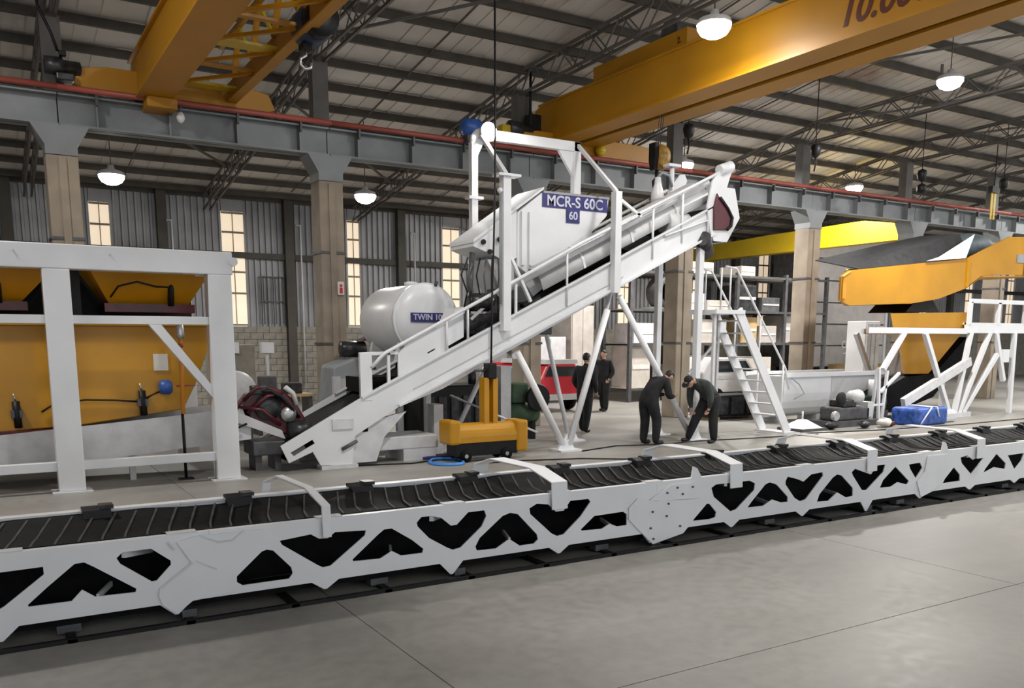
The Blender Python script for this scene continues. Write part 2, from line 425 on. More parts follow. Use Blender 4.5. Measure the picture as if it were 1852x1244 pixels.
sg = thing('wall_sign', 'small white sign with a red symbol on the concrete column', 'sign', (6.33, 16.96, 2.85))
MB().box(6.26, 6.39, 16.94, 16.965, 2.9, 3.16).build('plate', 'paper', sg)
MB().box(6.295, 6.355, 16.93, 16.94, 2.93, 3.04).build('symbol', 'red', sg)
MB().lathe([(0.03,0),(0.03,0.01)], (6.325,16.93,3.08), 'Y', 12).build('symbol', 'red', sg)

# crane runway
rw = thing('crane_runway', 'blue grey crane runway beam with red conductor rail along the columns', 'beam', (10, YC+0.2, 5.58))
for i in range(-1, len(COLX)-1):
    xa = COLX[i] if i >= 0 else XMIN+0.3; xb = COLX[i+1]
    b = MB(); zb, zt = 5.58, 6.10
    b.box(xa+0.01, xb-0.01, YC-0.02, YC+0.36, zb, zb+0.03).box(xa+0.01, xb-0.01, YC-0.02, YC+0.36, zt-0.03, zt).box(xa+0.01, xb-0.01, YC+0.155, YC+0.185, zb, zt)
    b.build('beam_segment', 'beam_grey', rw)
    n = 4
    for q in range(n):
        xq = xa + (q+0.5)*(xb-xa)/n
        MB().box(xq-0.012, xq+0.012, YC-0.015, YC+0.155, zb+0.03, zt-0.03).build('stiffener', 'beam_grey', rw)
        MB().box(xq-0.02, xq+0.02, YC-0.10, YC-0.02, 5.95, 6.2).build('bracket', 'dgrey', rw)
    MB().tube((xa, YC-0.1, 6.17), (xb, YC-0.1, 6.17), 0.05, 10).build('conductor_rail', 'rail_red', rw)
MB().box(XMIN+0.3, COLX[-1], YC+0.14, YC+0.20, 6.10, 6.16).build('running_rail', 'dgrey', rw)

# ================================================================== OVERHEAD CRANES
def end_truck(t, x0, x1, m_):
    b = MB().prism([(x0, 6.28),(x0+0.12,6.55),(x0+0.55,6.62),(x1-0.55,6.62),(x1-0.12,6.55),(x1,6.28),(x1-0.2,6.22),(x0+0.2,6.22)], 'XZ', YC, YC+0.34)
    b.build('end_truck', m_, t, bev=0.01)
    for xx in (x0+0.3, x1-0.3): MB().lathe([(0.12,0),(0.12,0.1)], (xx, YC+0.12, 6.28), 'Y', 16).build('wheel', 'dgrey', t)
c1 = thing('overhead_crane', 'yellow overhead crane with lattice side girder above the left frame', 'crane', (3.5, YC, 6.16))
end_truck(c1, 1.7, 5.15, 'crane_y')
MB().box(2.72, 2.76, -6, 17.5, 6.2, 6.86).box(3.14, 3.18, -6, 17.5, 6.2, 6.86).box(2.66, 3.24, -6, 17.5, 6.16, 6.2).box(2.66, 3.24, -6, 17.5, 6.86, 6.9).build('box_girder', 'crane_y', c1)
MB().box(2.80, 3.30, 16.6, 17.45, 5.98, 6.16).build('girder_foot', 'crane_y', c1, bev=0.02)
MB().box(4.30, 4.36, -6, 17.4, 6.34, 6.66).box(4.24, 4.42, -6, 17.4, 6.31, 6.34).build('side_chord', 'crane_y', c1)
MB().box(4.22, 4.30, -6, 17.3, 7.30, 7.38).build('upper_chord', 'crane_y', c1)
k = 0; yy = 16.6
while yy > -5:
    MB().bar((4.30, yy, 6.64), (4.26, yy-0.62, 7.32), 0.09, 0.05).build('diagonal', 'crane_y', c1)
    MB().bar((4.26, yy-0.62, 7.32), (4.30, yy-1.24, 6.64), 0.05, 0.05).build('diagonal', 'lemon', c1)
    MB().bar((3.2, yy, 6.45), (4.3, yy, 6.45), 0.30 if k % 2 == 0 else 0.12, 0.04).build('cross_plate', 'lemon' if k % 2 == 0 else 'crane_y', c1)
    MB().bar((3.2, yy, 6.42), (4.3, yy-1.24, 6.42), 0.06, 0.05).build('floor_brace', 'crane_y', c1)
    yy -= 1.24; k += 1
mt = thing('travel_motor', 'black travel motor with fan cowl at the yellow crane end truck', 'motor', (1.6, 16.9, 6.35))
MB().lathe([(0.05,0),(0.14,0.01),(0.15,0.28),(0.11,0.30),(0.11,0.55),(0.06,0.57)], (1.28,17.0,6.52), 'X', 16).build('housing', 'engine', mt)
MB().box(1.45, 1.72, 16.85, 17.1, 6.28, 6.40).build('gearbox', 'engine', mt, bev=0.02)
MB().box(1.52, 1.62, 16.83, 16.97, 6.66, 6.74).build('terminal_box', 'black', mt, bev=0.01)
MB().path([(1.5,16.9,6.72),(1.42,16.9,7.0),(1.25,16.9,7.4),(1.22,16.9,7.9)], 0.025, 6).build('cable', 'black', mt)
bl = thing('warning_lamp', 'small white warning lamp hanging under the yellow crane foot', 'lamp', (3.38,16.8,5.8))
MB().tube((3.38,16.8,6.1),(3.38,16.8,5.98),0.03,8).build('socket','dgrey',bl)
MB().lathe([(0.03,0.0),(0.06,-0.04),(0.075,-0.1),(0.05,-0.16),(0.01,-0.19)], (3.38,16.8,5.99),'Z',14).build('globe','white',bl)
# blue hoist on crane 1
h1 = thing('chain_hoist', 'dark blue electric hoist with hook hanging from the left crane', 'hoist', (4.4,13,6.0))
MB().lathe([(0.05,-0.32),(0.22,-0.30),(0.27,-0.22),(0.27,0.18),(0.22,0.28),(0.08,0.30)], (4.50,12.95,6.5), 'Y', 20).build('housing', 'hoist_blue', h1)
MB().lathe([(0.10,-0.30),(0.24,-0.28),(0.24,-0.05),(0.10,-0.03)], (4.50,12.72,6.48), 'Y', 20).build('end_cap', 'black', h1)
MB().bar((4.40,12.95,6.7),(4.36,12.95,7.0),0.14,0.2).build('suspension', 'dgrey', h1)
MB().box(4.34,4.5,12.9,13.1,6.16,6.26).build('hook_block','black',h1,bev=0.02)
MB().path([(4.42,13,6.18),(4.42,13,6.10),(4.34,13,6.05),(4.33,13,5.97),(4.40,13,5.91),(4.49,13,5.94),(4.50,13,6.01)],0.022,8).build('hook','steel',h1)

c2 = thing('overhead_crane', 'yellow double girder overhead crane marked 10.000 at upper right', 'crane', (12.3, YC, 6.16))
end_truck(c2, 10.5, 14.6, 'crane_y')
for (xa, xb) in ((11.48, 11.93), (12.22, 12.66)):
    prof = [(-7,6.48),(16.9,6.48),(17.7,6.62),(17.75,7.22),(17.6,7.28),(-7,7.28)]
    MB().prism(prof, 'YZ', xa, xb).build('girder', 'crane_y', c2)
    MB().box(xa-0.06, xb+0.06, -7, 17.0, 6.43, 6.48).build('bottom_flange', 'crane_y', c2)
    MB().box(xa-0.05, xb+0.05, -7, 17.55, 7.28, 7.32).build('top_flange', 'crane_y', c2)
    MB().box((xa+xb)/2-0.03, (xa+xb)/2+0.03, -7, 17.3, 7.32, 7.38).build('trolley_rail', 'dgrey', c2)
text_mesh('lettering', '10.000', 0.55, 'printbrown', c2, (11.474, 8.6, 6.80), (R(90), 0, R(-90)), shear=0.25)
MB().box(11.55, 11.95, 12.75, 15.6, 7.36, 7.66).build('cable_cabinet', 'crane_y', c2)
text_mesh('lettering', '2.', 0.16, 'printbrown', c2, (11.545, 12.95, 7.48), (R(90), 0, R(-90)))
MB().lathe([(0.06,0),(0.16,0.02),(0.16,0.34),(0.12,0.36),(0.12,0.6)], (10.35,17.1,6.62), 'X', 14).build('travel_motor', 'engine', c2)
MB().box(10.9, 11.2, 17.05, 17.3, 6.62, 6.98).build('drive_box', 'black', c2, bev=0.02)
MB().box(10.15,10.42,17.0,17.2,6.42,6.66).build('buffer_box','lemon',c2,bev=0.02)
MB().path([(11.0,17.2,6.9),(11.0,17.2,7.9)],0.03,6).build('feed_cable','black',c2)
MB().ball((12.75,16.9,6.36),0.13).build('buffer','lemon',c2)
# hoist trolley and hook block of crane 2
tr = thing('hoist_trolley', 'hoist trolley with ropes sitting on the double girder crane rails', 'trolley', (12.44,13.4,7.38))
MB().box(11.62,12.54,12.9,13.9,7.42,7.55).build('frame','crane_y',tr)
MB().lathe([(0.22,-0.4),(0.25,-0.38),(0.2,-0.35),(0.2,0.35),(0.25,0.38),(0.22,0.4)],(12.08,13.4,7.80),'X',18).build('drum','dgrey',tr)
for sxx in (-0.06,0.0,0.06):
    MB().tube((12.08+sxx*0.6,13.8,7.5),(12.16+sxx,14.2,5.85),0.009,6).build('rope','dgrey',tr)
hb = thing('hook_block', 'weathered gold hook block with black sling chains below the crane', 'hook', (12.16,14.2,5.3))
MB().lathe([(0.05,-0.10),(0.24,-0.09),(0.26,0.0),(0.24,0.09),(0.05,0.10)],(12.22,14.2,5.68),'X',22).build('sheave','gold',hb)
MB().prism([(14.10,5.95),(14.30,5.95),(14.30,5.7),(14.26,5.42),(14.14,5.42),(14.10,5.7)],'YZ',12.02,12.12).build('cheek_plate','black',hb)
MB().path([(12.16,14.2,5.45),(12.16,14.2,5.28),(12.08,14.2,5.2),(12.1,14.2,5.1),(12.2,14.2,5.06),(12.28,14.2,5.14)],0.04,8).build('hook','black',hb)
MB().path([(12.14,14.2,5.14),(11.98,14.1,4.9),(11.82,14.0,4.62)],0.035,6).build('sling','black',hb)
MB().path([(12.2,14.2,5.12),(12.32,14.25,4.9),(12.42,14.3,4.72)],0.03,6).build('sling','black',hb)
# festoon hangers
for i, (px, py, lb) in enumerate(((13.72,15.0,'black cable hanger dangling just under the right crane girder'),(17.74,14.9,'black cable hanger second from the crane, over the column'),
                              (22.87,15.5,'black cable hanger above the yellow aisle girder'),(26.2,15.1,'farthest black cable hanger near the right edge'))):
    t = thing('cable_hanger', lb, 'hanger', (px,py,6.3), 'black cable hangers')
    MB().tube((px,py,6.7),(px,py,roofz(py)-0.2),0.012,6).build('drop_rod','black',t)
    MB().lathe([(0.02,0.14),(0.11,0.10),(0.13,0.0),(0.10,-0.14),(0.03,-0.2)],(px,py,6.56),'Z',12).build('trolley_block','black',t)
    MB().path([(px,py,6.4),(px+0.03,py,6.25),(px-0.02,py,6.05)],0.02,6).build('cable_end','black',t)
    if i == 2: MB().lathe([(0.02,0.12),(0.12,0.06),(0.12,-0.1),(0.03,-0.16)],(px+0.02,py,6.2),'Z',12).build('lower_block','black',t)
ys = thing('yellow_straps', 'pair of lemon yellow hanging straps near the right edge', 'strap', (27.6,16.2,6.0))
for q in (0,0.16): MB().box(27.5+q,27.6+q,16.2,16.22,5.75,6.55).build('strap','lemon',ys)
MB().box(27.45,27.85,16.15,16.3,6.55,6.75).build('strap_bar','black',ys)
MB().tube((27.65,16.22,6.75),(27.65,16.22,roofz(16.2)-0.2),0.015,6).build('drop_rod','black',ys)

# aisle crane girder
ag = thing('aisle_girder', 'lemon yellow crane girder with chamfered end behind the right columns', 'girder', (26,22,5.2))
MB().prism([(18.25,5.30),(18.45,5.78),(19.6,5.98),(24,5.92),(27.2,5.8),(27.2,5.30)],'YZ',25.95,26.35).build('web','lemon',ag)
MB().box(25.9,26.4,18.1,27.3,5.23,5.30).build('bottom_flange','lemon',ag)
MB().box(25.85,26.45,27.2,27.75,5.1,5.75).build('end_carriage','lemon',ag)

# ================================================================== HIGH BAY LAMPS
def lamp(x, y, z, label, r=0.28, power=1.0):
    t = thing('high_bay_lamp', label, 'lamp', (x, y, z), 'round high bay lamps')
    MB().lathe([(0.06,0.22),(0.08,0.14),(r*0.9,0.08),(r,0.02),(r*0.98,0.0)], (x,y,z), 'Z', 20).build('reflector','lgrey',t)
    MB().lathe([(r*0.97,0.015),(r*0.95,-0.05),(r*0.75,-0.14),(r*0.4,-0.19),(0.02,-0.21)], (x,y,z), 'Z', 20).build('diffuser','lamp',t)
    MB().tube((x,y,z+0.2),(x,y,roofz(y)-0.005),0.012,6).build('suspension_rod','dgrey',t)
    ld = bpy.data.lights.new('lamp_light','AREA'); ld.shape = 'DISK'; ld.size = 0.5; ld.energy = LAMP_POWER*power; ld.color = (1,0.97,0.92)
    lo = bpy.data.objects.new('lamp_light', ld); COL.objects.link(lo); lo.parent = t; lo.location = (0,0,-0.23)
    return t
lamp(2.8,21.6,5.6,'glowing high bay lamp beside the leftmost concrete column', power=.35)
lamp(8.75,21.5,5.65,'glowing high bay lamp right of the column with the red sign', power=.6)
lamp(17.8,19.6,7.0,'glowing lamp just above the head of the inclined conveyor', power=1.4)
lamp(25.2,19.5,7.0,'glowing lamp above the yellow aisle girder', power=1.4)
lamp(10.42,10.88,6.95,'large glowing lamp overlapping the marked crane girder', power=.22)
lamp(18.6,12.1,7.6,'large glowing lamp under the roof at the upper right', power=1.4)
lamp(5.0,7.0,8.6,'added unseen lamp over the foreground conveyor, above the picture', power=.85)  # this and the lamps below are out of view, added to brighten the hall
lamp(14.0,5.0,8.6,'added unseen lamp over the right foreground floor, above the picture')
lamp(-2.0,12.0,8.0,'added unseen lamp over the left frame, beyond the left edge', power=.8)
lamp(28.0,10.0,8.3,'added unseen lamp over the yellow hopper, beyond the right edge', power=1.3)
lamp(24.5,4.0,8.6,'added unseen lamp far beyond the right edge')
lamp(33.0,15.0,7.6,'added unseen lamp far along the hall past the yellow hopper')
lamp(40.0,20.0,7.0,'added unseen lamp at the far end of the hall')

# ================================================================== FOREGROUND CONVEYOR
YF, YB = 6.30, 7.34
fc = thing('truss_conveyor', 'long white belt conveyor with triangular cut-outs lying across the foreground floor', 'conveyor', (6, 6.8, 0))
HOLES = [
[(-0.166,0.519),(0.237,0.526),(0.238,0.474),(-0.006,0.292),(-0.196,0.200)],
[(0.423,0.52),(0.481,0.523),(0.537,0.485),(0.795,0.292),(0.788,0.268),(0.534,0.275),(0.456,0.336),(0.388,0.267),(0.134,0.269),(0.13,0.282),(0.254,0.387)],
[(0.682,0.525),(0.721,0.561),(0.906,0.564),(1.03,0.462),(1.03,0.432),(0.929,0.33),(0.897,0.329),(0.704,0.482)],
[(1.708,0.455),(1.758,0.442),(1.89,0.294),(1.90,0.247),(1.87,0.208),(1.52,0.208),(1.48,0.239),(1.482,0.282),(1.672,0.445)],
[(1.81,0.51),(2.051,0.532),(2.115,0.49),(2.186,0.486),(2.245,0.527),(2.501,0.511),(2.49,0.472),(2.2,0.264),(2.138,0.259),(2.099,0.282),(1.826,0.478)],
[(2.382,0.291),(2.605,0.468),(2.655,0.501),(2.721,0.502),(2.90,0.384),(3.0,0.297),(2.99,0.265),(2.8,0.267),(2.717,0.316),(2.616,0.266),(2.386,0.274)],
[(2.942,0.525),(2.986,0.568),(3.081,0.566),(3.169,0.54),(3.257,0.465),(3.312,0.467),(3.422,0.562),(3.58,0.563),(3.599,0.511),(3.551,0.424),(3.346,0.265),(3.273,0.255),(3.219,0.281),(3.052,0.383),(2.95,0.492)],
[(3.838,0.514),(3.917,0.494),(4.118,0.288),(4.129,0.243),(4.088,0.209),(3.937,0.208),(3.829,0.282),(3.693,0.213),(3.503,0.219),(3.49,0.256),(3.532,0.326),(3.761,0.494)],
[(4.036,0.533),(4.116,0.568),(4.238,0.548),(4.322,0.475),(4.405,0.475),(4.478,0.559),(4.682,0.557),(4.705,0.528),(4.598,0.405),(4.408,0.257),(4.335,0.248),(4.272,0.281),(4.046,0.481)],
[(4.6,0.279),(4.751,0.389),(5.089,0.395),(5.135,0.367),(5.138,0.26),(5.023,0.259),(4.932,0.296),(4.843,0.257),(4.612,0.265)],
[(5.978,0.209),(6.168,0.367),(6.206,0.359),(6.303,0.264),(6.291,0.214),(6.208,0.201)],
[(6.222,0.523),(6.283,0.553),(6.762,0.552),(6.847,0.516),(6.835,0.445),(6.584,0.267),(6.504,0.251),(6.258,0.428)],
[(7.066,0.509),(7.171,0.476),(7.356,0.325),(7.36,0.27),(7.254,0.273),(7.113,0.318),(6.981,0.263),(6.747,0.267),(6.809,0.328),(6.999,0.491)],
[(7.308,0.501),(7.339,0.547),(7.483,0.511),(7.594,0.472),(7.715,0.542),(7.898,0.552),(7.913,0.513),(7.646,0.272),(7.557,0.256),(7.464,0.302),(7.31,0.464)],
[(8.148,0.507),(8.226,0.488),(8.436,0.327),(8.445,0.235),(8.328,0.225),(8.166,0.3),(8.022,0.216),(7.833,0.224),(7.864,0.302),(8.074,0.475)],
[(8.399,0.513),(8.454,0.547),(8.744,0.459),(8.856,0.556),(9.001,0.556),(8.969,0.468),(8.681,0.279),(8.6,0.287),(8.422,0.472)],
[(9.195,0.517),(9.477,0.318),(9.438,0.28),(9.26,0.323),(9.137,0.279),(8.926,0.284),(8.979,0.373)],
[(9.452,0.525),(9.673,0.528),(9.725,0.463),(9.607,0.34),(9.481,0.468)],
[(10.379,0.419),(10.52,0.315),(10.53,0.233),(10.168,0.231),(10.207,0.285)],
[(10.507,0.533),(10.65,0.552),(10.783,0.485),(11.048,0.554),(11.031,0.496),(10.76,0.303),(10.541,0.459)],
[(11.309,0.527),(11.548,0.383),(11.534,0.309),(11.285,0.351),(11.037,0.29),(11.08,0.346)],
[(11.578,0.488),(11.967,0.492),(11.919,0.388),(11.773,0.283)]]
def shift(h, d): return [(a+d, c) for a, c in h]
HOLES += [shift(HOLES[14], 4.3), shift(HOLES[15], 4.3), shift(HOLES[12], 6.5), shift(HOLES[13], 6.5), shift(HOLES[14], 6.5), shift(HOLES[15], 6.5)]
HOLES += [shift(HOLES[5], -3.35), shift(HOLES[6], -4.35), shift(HOLES[7], -4.35)]
def plate(name, x0, x1, y0, y1, tips, holes, parent):
    out = [(x0, 0.632), (x0, 0.15)]
    for (tx, tz) in tips:
        out += [(tx-0.11, 0.15), (tx-0.012, tz), (tx+0.012, tz), (tx+0.11, 0.15)]
    out += [(x1, 0.15), (x1, 0.632)]
    ob = MB().prism(out, 'XZ', y0, y1, holes).build(name, 'white', parent)
    return ob
secs = [(-2.9, 1.30, [(-2.2,0.07),(-1.13,0.07),(-0.04,0.06),(1.05,0.064)]),
        (1.302, 5.50, [(2.154,0.085),(3.26,0.046),(4.358,0.085),(5.44,0.05)]),
        (5.502, 9.90, [(6.527,0.084),(7.604,0.087),(8.70,0.03),(9.72,0.085)]),
        (9.902, 15.2, [(10.766,0.1),(11.8,0.1),(12.9,0.08),(14.0,0.08)])]
for x0, x1, tips in secs:
    hs = [h for h in HOLES if min(p[0] for p in h) > x0+0.02 and max(p[0] for p in h) < x1-0.02]
    p = plate('side_plate', x0, x1, YF, YF+0.012, tips, hs, fc)
    MB().box(x0, x1, YF, YF+0.06, 0.632, 0.644).build('top_flange', 'white', p)
    plate('side_plate', x0, x1, YB, YB+0.012, tips, hs, fc)
    MB().box(x0, x1, YB-0.02, YB+0.08, 0.672, 0.688).box(x0, x1, YB+0.0, YB+0.012, 0.632, 0.672).build('far_flange', 'white', fc)
# bolted splice plates
def splice(pts, bolts):
    s_ = MB().prism(pts, 'XZ', YF-0.014, YF-0.001).build('splice_plate', 'white', fc)
    for (bx, bz) in bolts: MB().lathe([(0.011,0),(0.011,-0.012)], (bx, YF-0.014, bz), 'Y', 8).build('bolt', 'dgrey', s_)
    return s_
splice([(5.15,0.315),(5.15,0.425),(5.26,0.51),(5.48,0.46),(6.06,0.43),(6.14,0.40),(5.963,0.204),(5.848,0.10),(5.458,0.036),(5.256,0.215)], [(5.42,0.20),(5.46,0.09),(5.44,0.36),(5.62,0.30),(5.64,0.42),(5.80,0.18)])
splice([(5.40,0.475),(5.66,0.60),(6.0,0.60),(6.1,0.50),(6.02,0.44),(5.55,0.455)], [(5.62,0.53),(5.75,0.57),(5.82,0.50),(5.95,0.56)])
splice([(0.935,0.22),(0.945,0.275),(1.167,0.433),(1.075,0.59),(1.20,0.62),(1.68,0.618),(1.72,0.55),(1.50,0.40),(1.46,0.18),(1.30,0.16),(1.16,0.15),(1.048,0.07),(0.956,0.15)], [])
splice([(9.72,0.10),(9.62,0.30),(9.76,0.42),(9.80,0.60),(10.22,0.60),(10.30,0.47),(10.12,0.26),(9.94,0.152)], [])
# weld beads on the plates
for a, c in (((1.235,0.622),(1.36,0.56)),((1.36,0.56),(1.46,0.56)),((1.46,0.56),(1.55,0.625)),((1.02,0.60),(1.06,0.54)),((1.2,0.44),(1.34,0.36)),((1.18,0.43),(0.96,0.27))):
    MB().bar((a[0],YF-0.016,a[1]),(c[0],YF-0.016,c[1]),0.006,0.012).build('weld_bead','white2',fc)
# white tie braces inside the frame
for xx in (0.85, 1.98, 3.2, 4.45, 5.3, 6.55, 7.6, 8.75, 9.6, 10.8, 11.9):
    MB().bar((xx-0.12,YF+0.012,0.55),(xx+0.1,6.60,0.50),0.03,0.06).build('tie_brace','white2',fc)
for xx in (0.55, 2.72, 3.84, 4.95, 7.1, 8.2):
    MB().bar((xx,YF+0.015,0.27),(xx+0.12,6.62,0.27),0.02,0.035).build('tie_brace','lgrey',fc)
# belt: trough section
def trough_z(y):
    t = (y-6.37)/(7.32-6.37)
    if t < 0.3: return 0.648-(0.648-0.575)*t/0.3
    if t < 0.62: return 0.575
    return 0.575+(0.662-0.575)*(t-0.62)/0.38
ysec = [6.37,6.5,6.655,6.8,6.96,7.1,7.32]
n = 60; b = MB(); vs2 = []; fs2 = []
for i in range(n+1):
    xx = -2.9+18.1*i/n; wob = 0.010*math.sin(xx*3.1)+0.008*math.sin(xx*7.3)
    for yv in ysec: vs2.append((xx, yv, trough_z(yv)+wob*(0.3 if yv < 6.5 else 1)))
m_ = len(ysec)
for i in range(n):
    for j in range(m_-1): fs2.append((i*m_+j, i*m_+j+1, (i+1)*m_+j+1, (i+1)*m_+j))
b.add(vs2, fs2, True); belt = b.build('belt', 'rubber', fc)
sd = belt.modifiers.new('thick', 'SOLIDIFY'); sd.thickness = 0.02; sd.offset = -1
b = MB()
b.ribbon([(0,6.42,trough_z(6.42)+0.004),(0.09,6.66,0.582),(0.12,6.83,0.582),(0.15,6.96,0.582),(0.26,7.28,trough_z(7.28)+0.006)], 0.016, 0.014, (1,0,0))
cl0 = b.build('cleat', 'cleat', belt)
cl0.location = (-2.8, 0, 0)
for i in range(1, 118): shared(cl0, (-2.8+0.152*i, 0, 0), belt)
MB().box(-2.9, 15.2, 6.68, 6.70, 0.14, 0.565).build('blackout_sheet', 'rubber', fc)  # added black sheet standing in for the dark inside the cut-outs
MB().box(-2.9, 15.2, 6.42, 7.26, 0.075, 0.135).build('return_belt', 'rubber', fc)
# idler brackets at the belt edges
for i in range(17):
    xx = -2.6+1.09*i
    k_ = MB().prism([(YB-0.14,0.60),(YB+0.05,0.66),(YB+0.05,0.715),(YB-0.02,0.725),(YB-0.10,0.70)], 'YZ', xx-0.10, xx+0.10).build('idler_bracket', 'black', fc)
    MB().box(xx+0.02, xx+0.12, YB-0.1, YB+0.02, 0.705, 0.735).build('idler_cap', 'engine', k_)
    MB().box(xx+0.35, xx+0.55, YF+0.005, YF+0.10, 0.644, 0.652).build('idler_shim', 'lgrey', fc)
# black ground rails with sleepers
for yy in (6.22, 7.42): MB().box(-2.9, 15.2, yy, yy+0.035, 0.0, 0.03).build('ground_rail', 'black', fc)
for i in range(24):
    xx = -2.7+0.76*i
    MB().box(xx, xx+0.06, 6.22, 7.45, 0.0, 0.026).build('sleeper', 'black', fc)
    if i % 3 == 1: MB().box(xx-0.05, xx+0.10, 6.4, 6.5, 0.02, 0.075).build('support_block', 'dgrey', fc)
for tx in (-1.13, 1.05, 3.26, 5.44, 8.70): MB().box(tx+0.04, tx+0.14, 6.32, 6.5, 0.02, 0.08).build('support_block', 'dgrey', fc)
MB().box(8.86, 9.02, 6.2, 6.34, 0.03, 0.075).build('rail_clamp', 'black', fc, bev=0.01)
# guard hoops across the belt
for i, xx in enumerate((2.17, 4.34, 6.54, 8.72, 10.9)):
    pts = [(xx,YF-0.03,0.50),(xx,YF-0.02,0.745),(xx-0.02,6.62,0.835),(xx-0.06,7.28,0.845),(xx-0.10,7.52,0.77),(xx-0.12,7.56,0.60)]
    if i == 0: MB().ribbon(pts, 0.07, 0.02, (1,0,0.0)).build('guard_hoop', 'white', fc, bev=0.004)
    else: MB().ribbon(pts, 0.17, 0.015, (1,0,0.0)).build('guard_hoop', 'white', fc, bev=0.004)
for xx in (6.0, 10.15):
    MB().prism([(xx-0.05,0.63),(xx+0.09,0.63),(xx+0.02,0.74),(xx-0.03,0.76)], 'XZ', YF-0.002, YF+0.02).build('lug', 'white', fc)

# ================================================================== LEFT WHITE FRAME
fr = thing('steel_frame', 'large white welded steel frame standing at the left edge', 'frame', (0.5, 13.5, 0))
for yy in (12.6, 15.3):
    for xx in (0.9, 2.935, -1.2, -3.2):
        p = MB().box(xx-0.16, xx+0.16, yy, yy+0.26, 0.02, 2.9).build('post', 'white', fr, bev=0.012)
        MB().box(xx-0.24, xx+0.24, yy-0.06, yy+0.32, 0, 0.02).build('foot_plate', 'white2', p)
    MB().box(-3.4, 3.12, yy, yy+0.26, 2.9, 3.21).build('top_beam', 'white', fr, bev=0.012)
    for a, c in ((-3.04,-1.36),(-1.04,0.74),(1.06,2.775)):
        MB().box(a, c, yy+0.07, yy+0.19, 2.21, 2.32).build('mid_rail', 'white', fr, bev=0.006)
        MB().box(a, c, yy+0.07, yy+0.19, 0.29, 0.41).build('bottom_rail', 'white', fr, bev=0.006)
MB().prism([(1.98,2.21),(2.14,2.21),(2.775,1.36),(2.775,1.19)],'XZ',12.67,12.79).build('diagonal_brace', 'white', fr)
for xx in (2.935, -3.2):
    MB().box(xx-0.15, xx+0.15, 12.86, 15.3, 2.92, 3.2).build('cross_beam', 'white', fr, bev=0.012)
MB().tube((3.13,12.58,3.08),(3.13,12.92,3.08),0.06,16).build('corner_roller','white',fr)
for xx in (0.45, 1.55): MB().lathe([(0.015,0),(0.015,-0.01)],(xx,12.6,3.1),'Y',8).build('bolt','lgrey',fr)

# ================================================================== YELLOW BATCHING HOPPER BEHIND THE FRAME
yh = thing('batching_hopper', 'yellow aggregate batching hopper inside the left white frame', 'hopper', (0.5, 14.2, 0))
MB().prism([(-3.0,2.20),(3.06,2.20),(2.72,1.36),(2.52,0.98),(1.2,0.82),(-3.0,0.60)], 'XZ', 13.5, 14.9).build('lower_bin', 'yellow', yh, bev=0.015)
MB().box(-3.0, 3.0, 13.44, 14.9, 2.20, 2.30).build('bin_rim', 'yellow', yh)
for (a, c) in ((1.28, 3.1), (-1.15, 1.12)):
    m0 = (a+c)/2
    MB().add([(a,13.35,3.15),(c,13.35,3.15),(c,14.9,3.15),(a,14.9,3.15),(m0-0.55,13.8,2.52),(m0+0.55,13.8,2.52),(m0+0.55,14.5,2.52),(m0-0.55,14.5,2.52)],
             [(0,1,5,4),(1,2,6,5),(2,3,7,6),(3,0,4,7),(4,5,6,7),(3,2,1,0)]).build('upper_bin', 'yellow', yh)
    MB().box(m0-0.62, m0+0.62, 13.72, 14.55, 2.40, 2.52).build('discharge_collar', 'maroon', yh)
    MB().box(a-0.16, a-0.02, 13.6, 14.9, 2.3, 3.1).build('bin_divider', 'black', yh)
    MB().tube((m0+0.28,13.62,2.92),(m0+0.28,13.70,2.50),0.045,10).build('air_cylinder','black',yh)
    MB().path([(m0-0.55,13.6,2.6),(m0-0.45,13.5,2.75),(m0-0.2,13.48,2.82),(m0+0.05,13.5,2.76),(m0+0.24,13.58,2.76)],0.014,6).build('air_hose','black',yh)
for (xx, zz) in ((0.35,0.98),(1.95,1.08)):
    g = MB().tube((xx,13.44,zz+0.20),(xx+0.01,13.44,zz-0.16),0.05,10).build('air_cylinder','black',yh)
    MB().box(xx-0.07,xx+0.07,13.4,13.5,zz-0.02,zz+0.08).build('clamp','dgrey',g)
    MB().tube((xx,13.44,zz+0.2),(xx-0.02,13.44,zz+0.3),0.014,6).build('rod','steel',g)
MB().path([(0.65,13.46,1.02),(0.8,13.46,1.12),(1.2,13.46,1.17),(1.6,13.46,1.15),(1.9,13.46,1.12)],0.014,6).build('air_hose','black',yh)
MB().path([(2.0,13.46,1.16),(2.1,13.44,1.22),(2.2,13.44,1.26)],0.014,6).build('air_hose','black',yh)
MB().lathe([(0.05,0),(0.10,0.02),(0.11,0.14),(0.07,0.18)],(2.18,13.4,1.32),'X',14).build('blue_vibrator','blue',yh)
MB().box(2.14,2.34,13.485,13.495,1.56,1.80).build('paper_notice','paper',yh)
MB().box(-3.0, 3.0, 14.92, 14.97, 2.3, 3.15).build('blackout_panel', 'black', yh)  # added black panel hiding the windows, stands for the dark bin interior
MB().box(-3.0,2.4,13.42,13.56,0.74,0.78).build('gate_edge','maroon',yh)
tc = thing('weigh_conveyor', 'white sloping trough conveyor under the yellow batching hopper', 'conveyor', (0.5,13.8,0))
MB().prism([(-3.2,0.50),(3.45,0.98),(3.45,0.50),(1.2,0.32),(-3.2,0.06)],'XZ',13.30,13.34).build('side_plate','white2',tc)
MB().prism([(-3.2,0.50),(3.45,0.98),(3.45,0.50),(1.2,0.32),(-3.2,0.06)],'XZ',14.5,14.54).build('side_plate','white2',tc)
MB().prism([(-3.2,0.40),(3.5,0.86),(3.5,0.82),(-3.2,0.36)],'XZ',13.36,14.48).build('belt','rubber',tc)
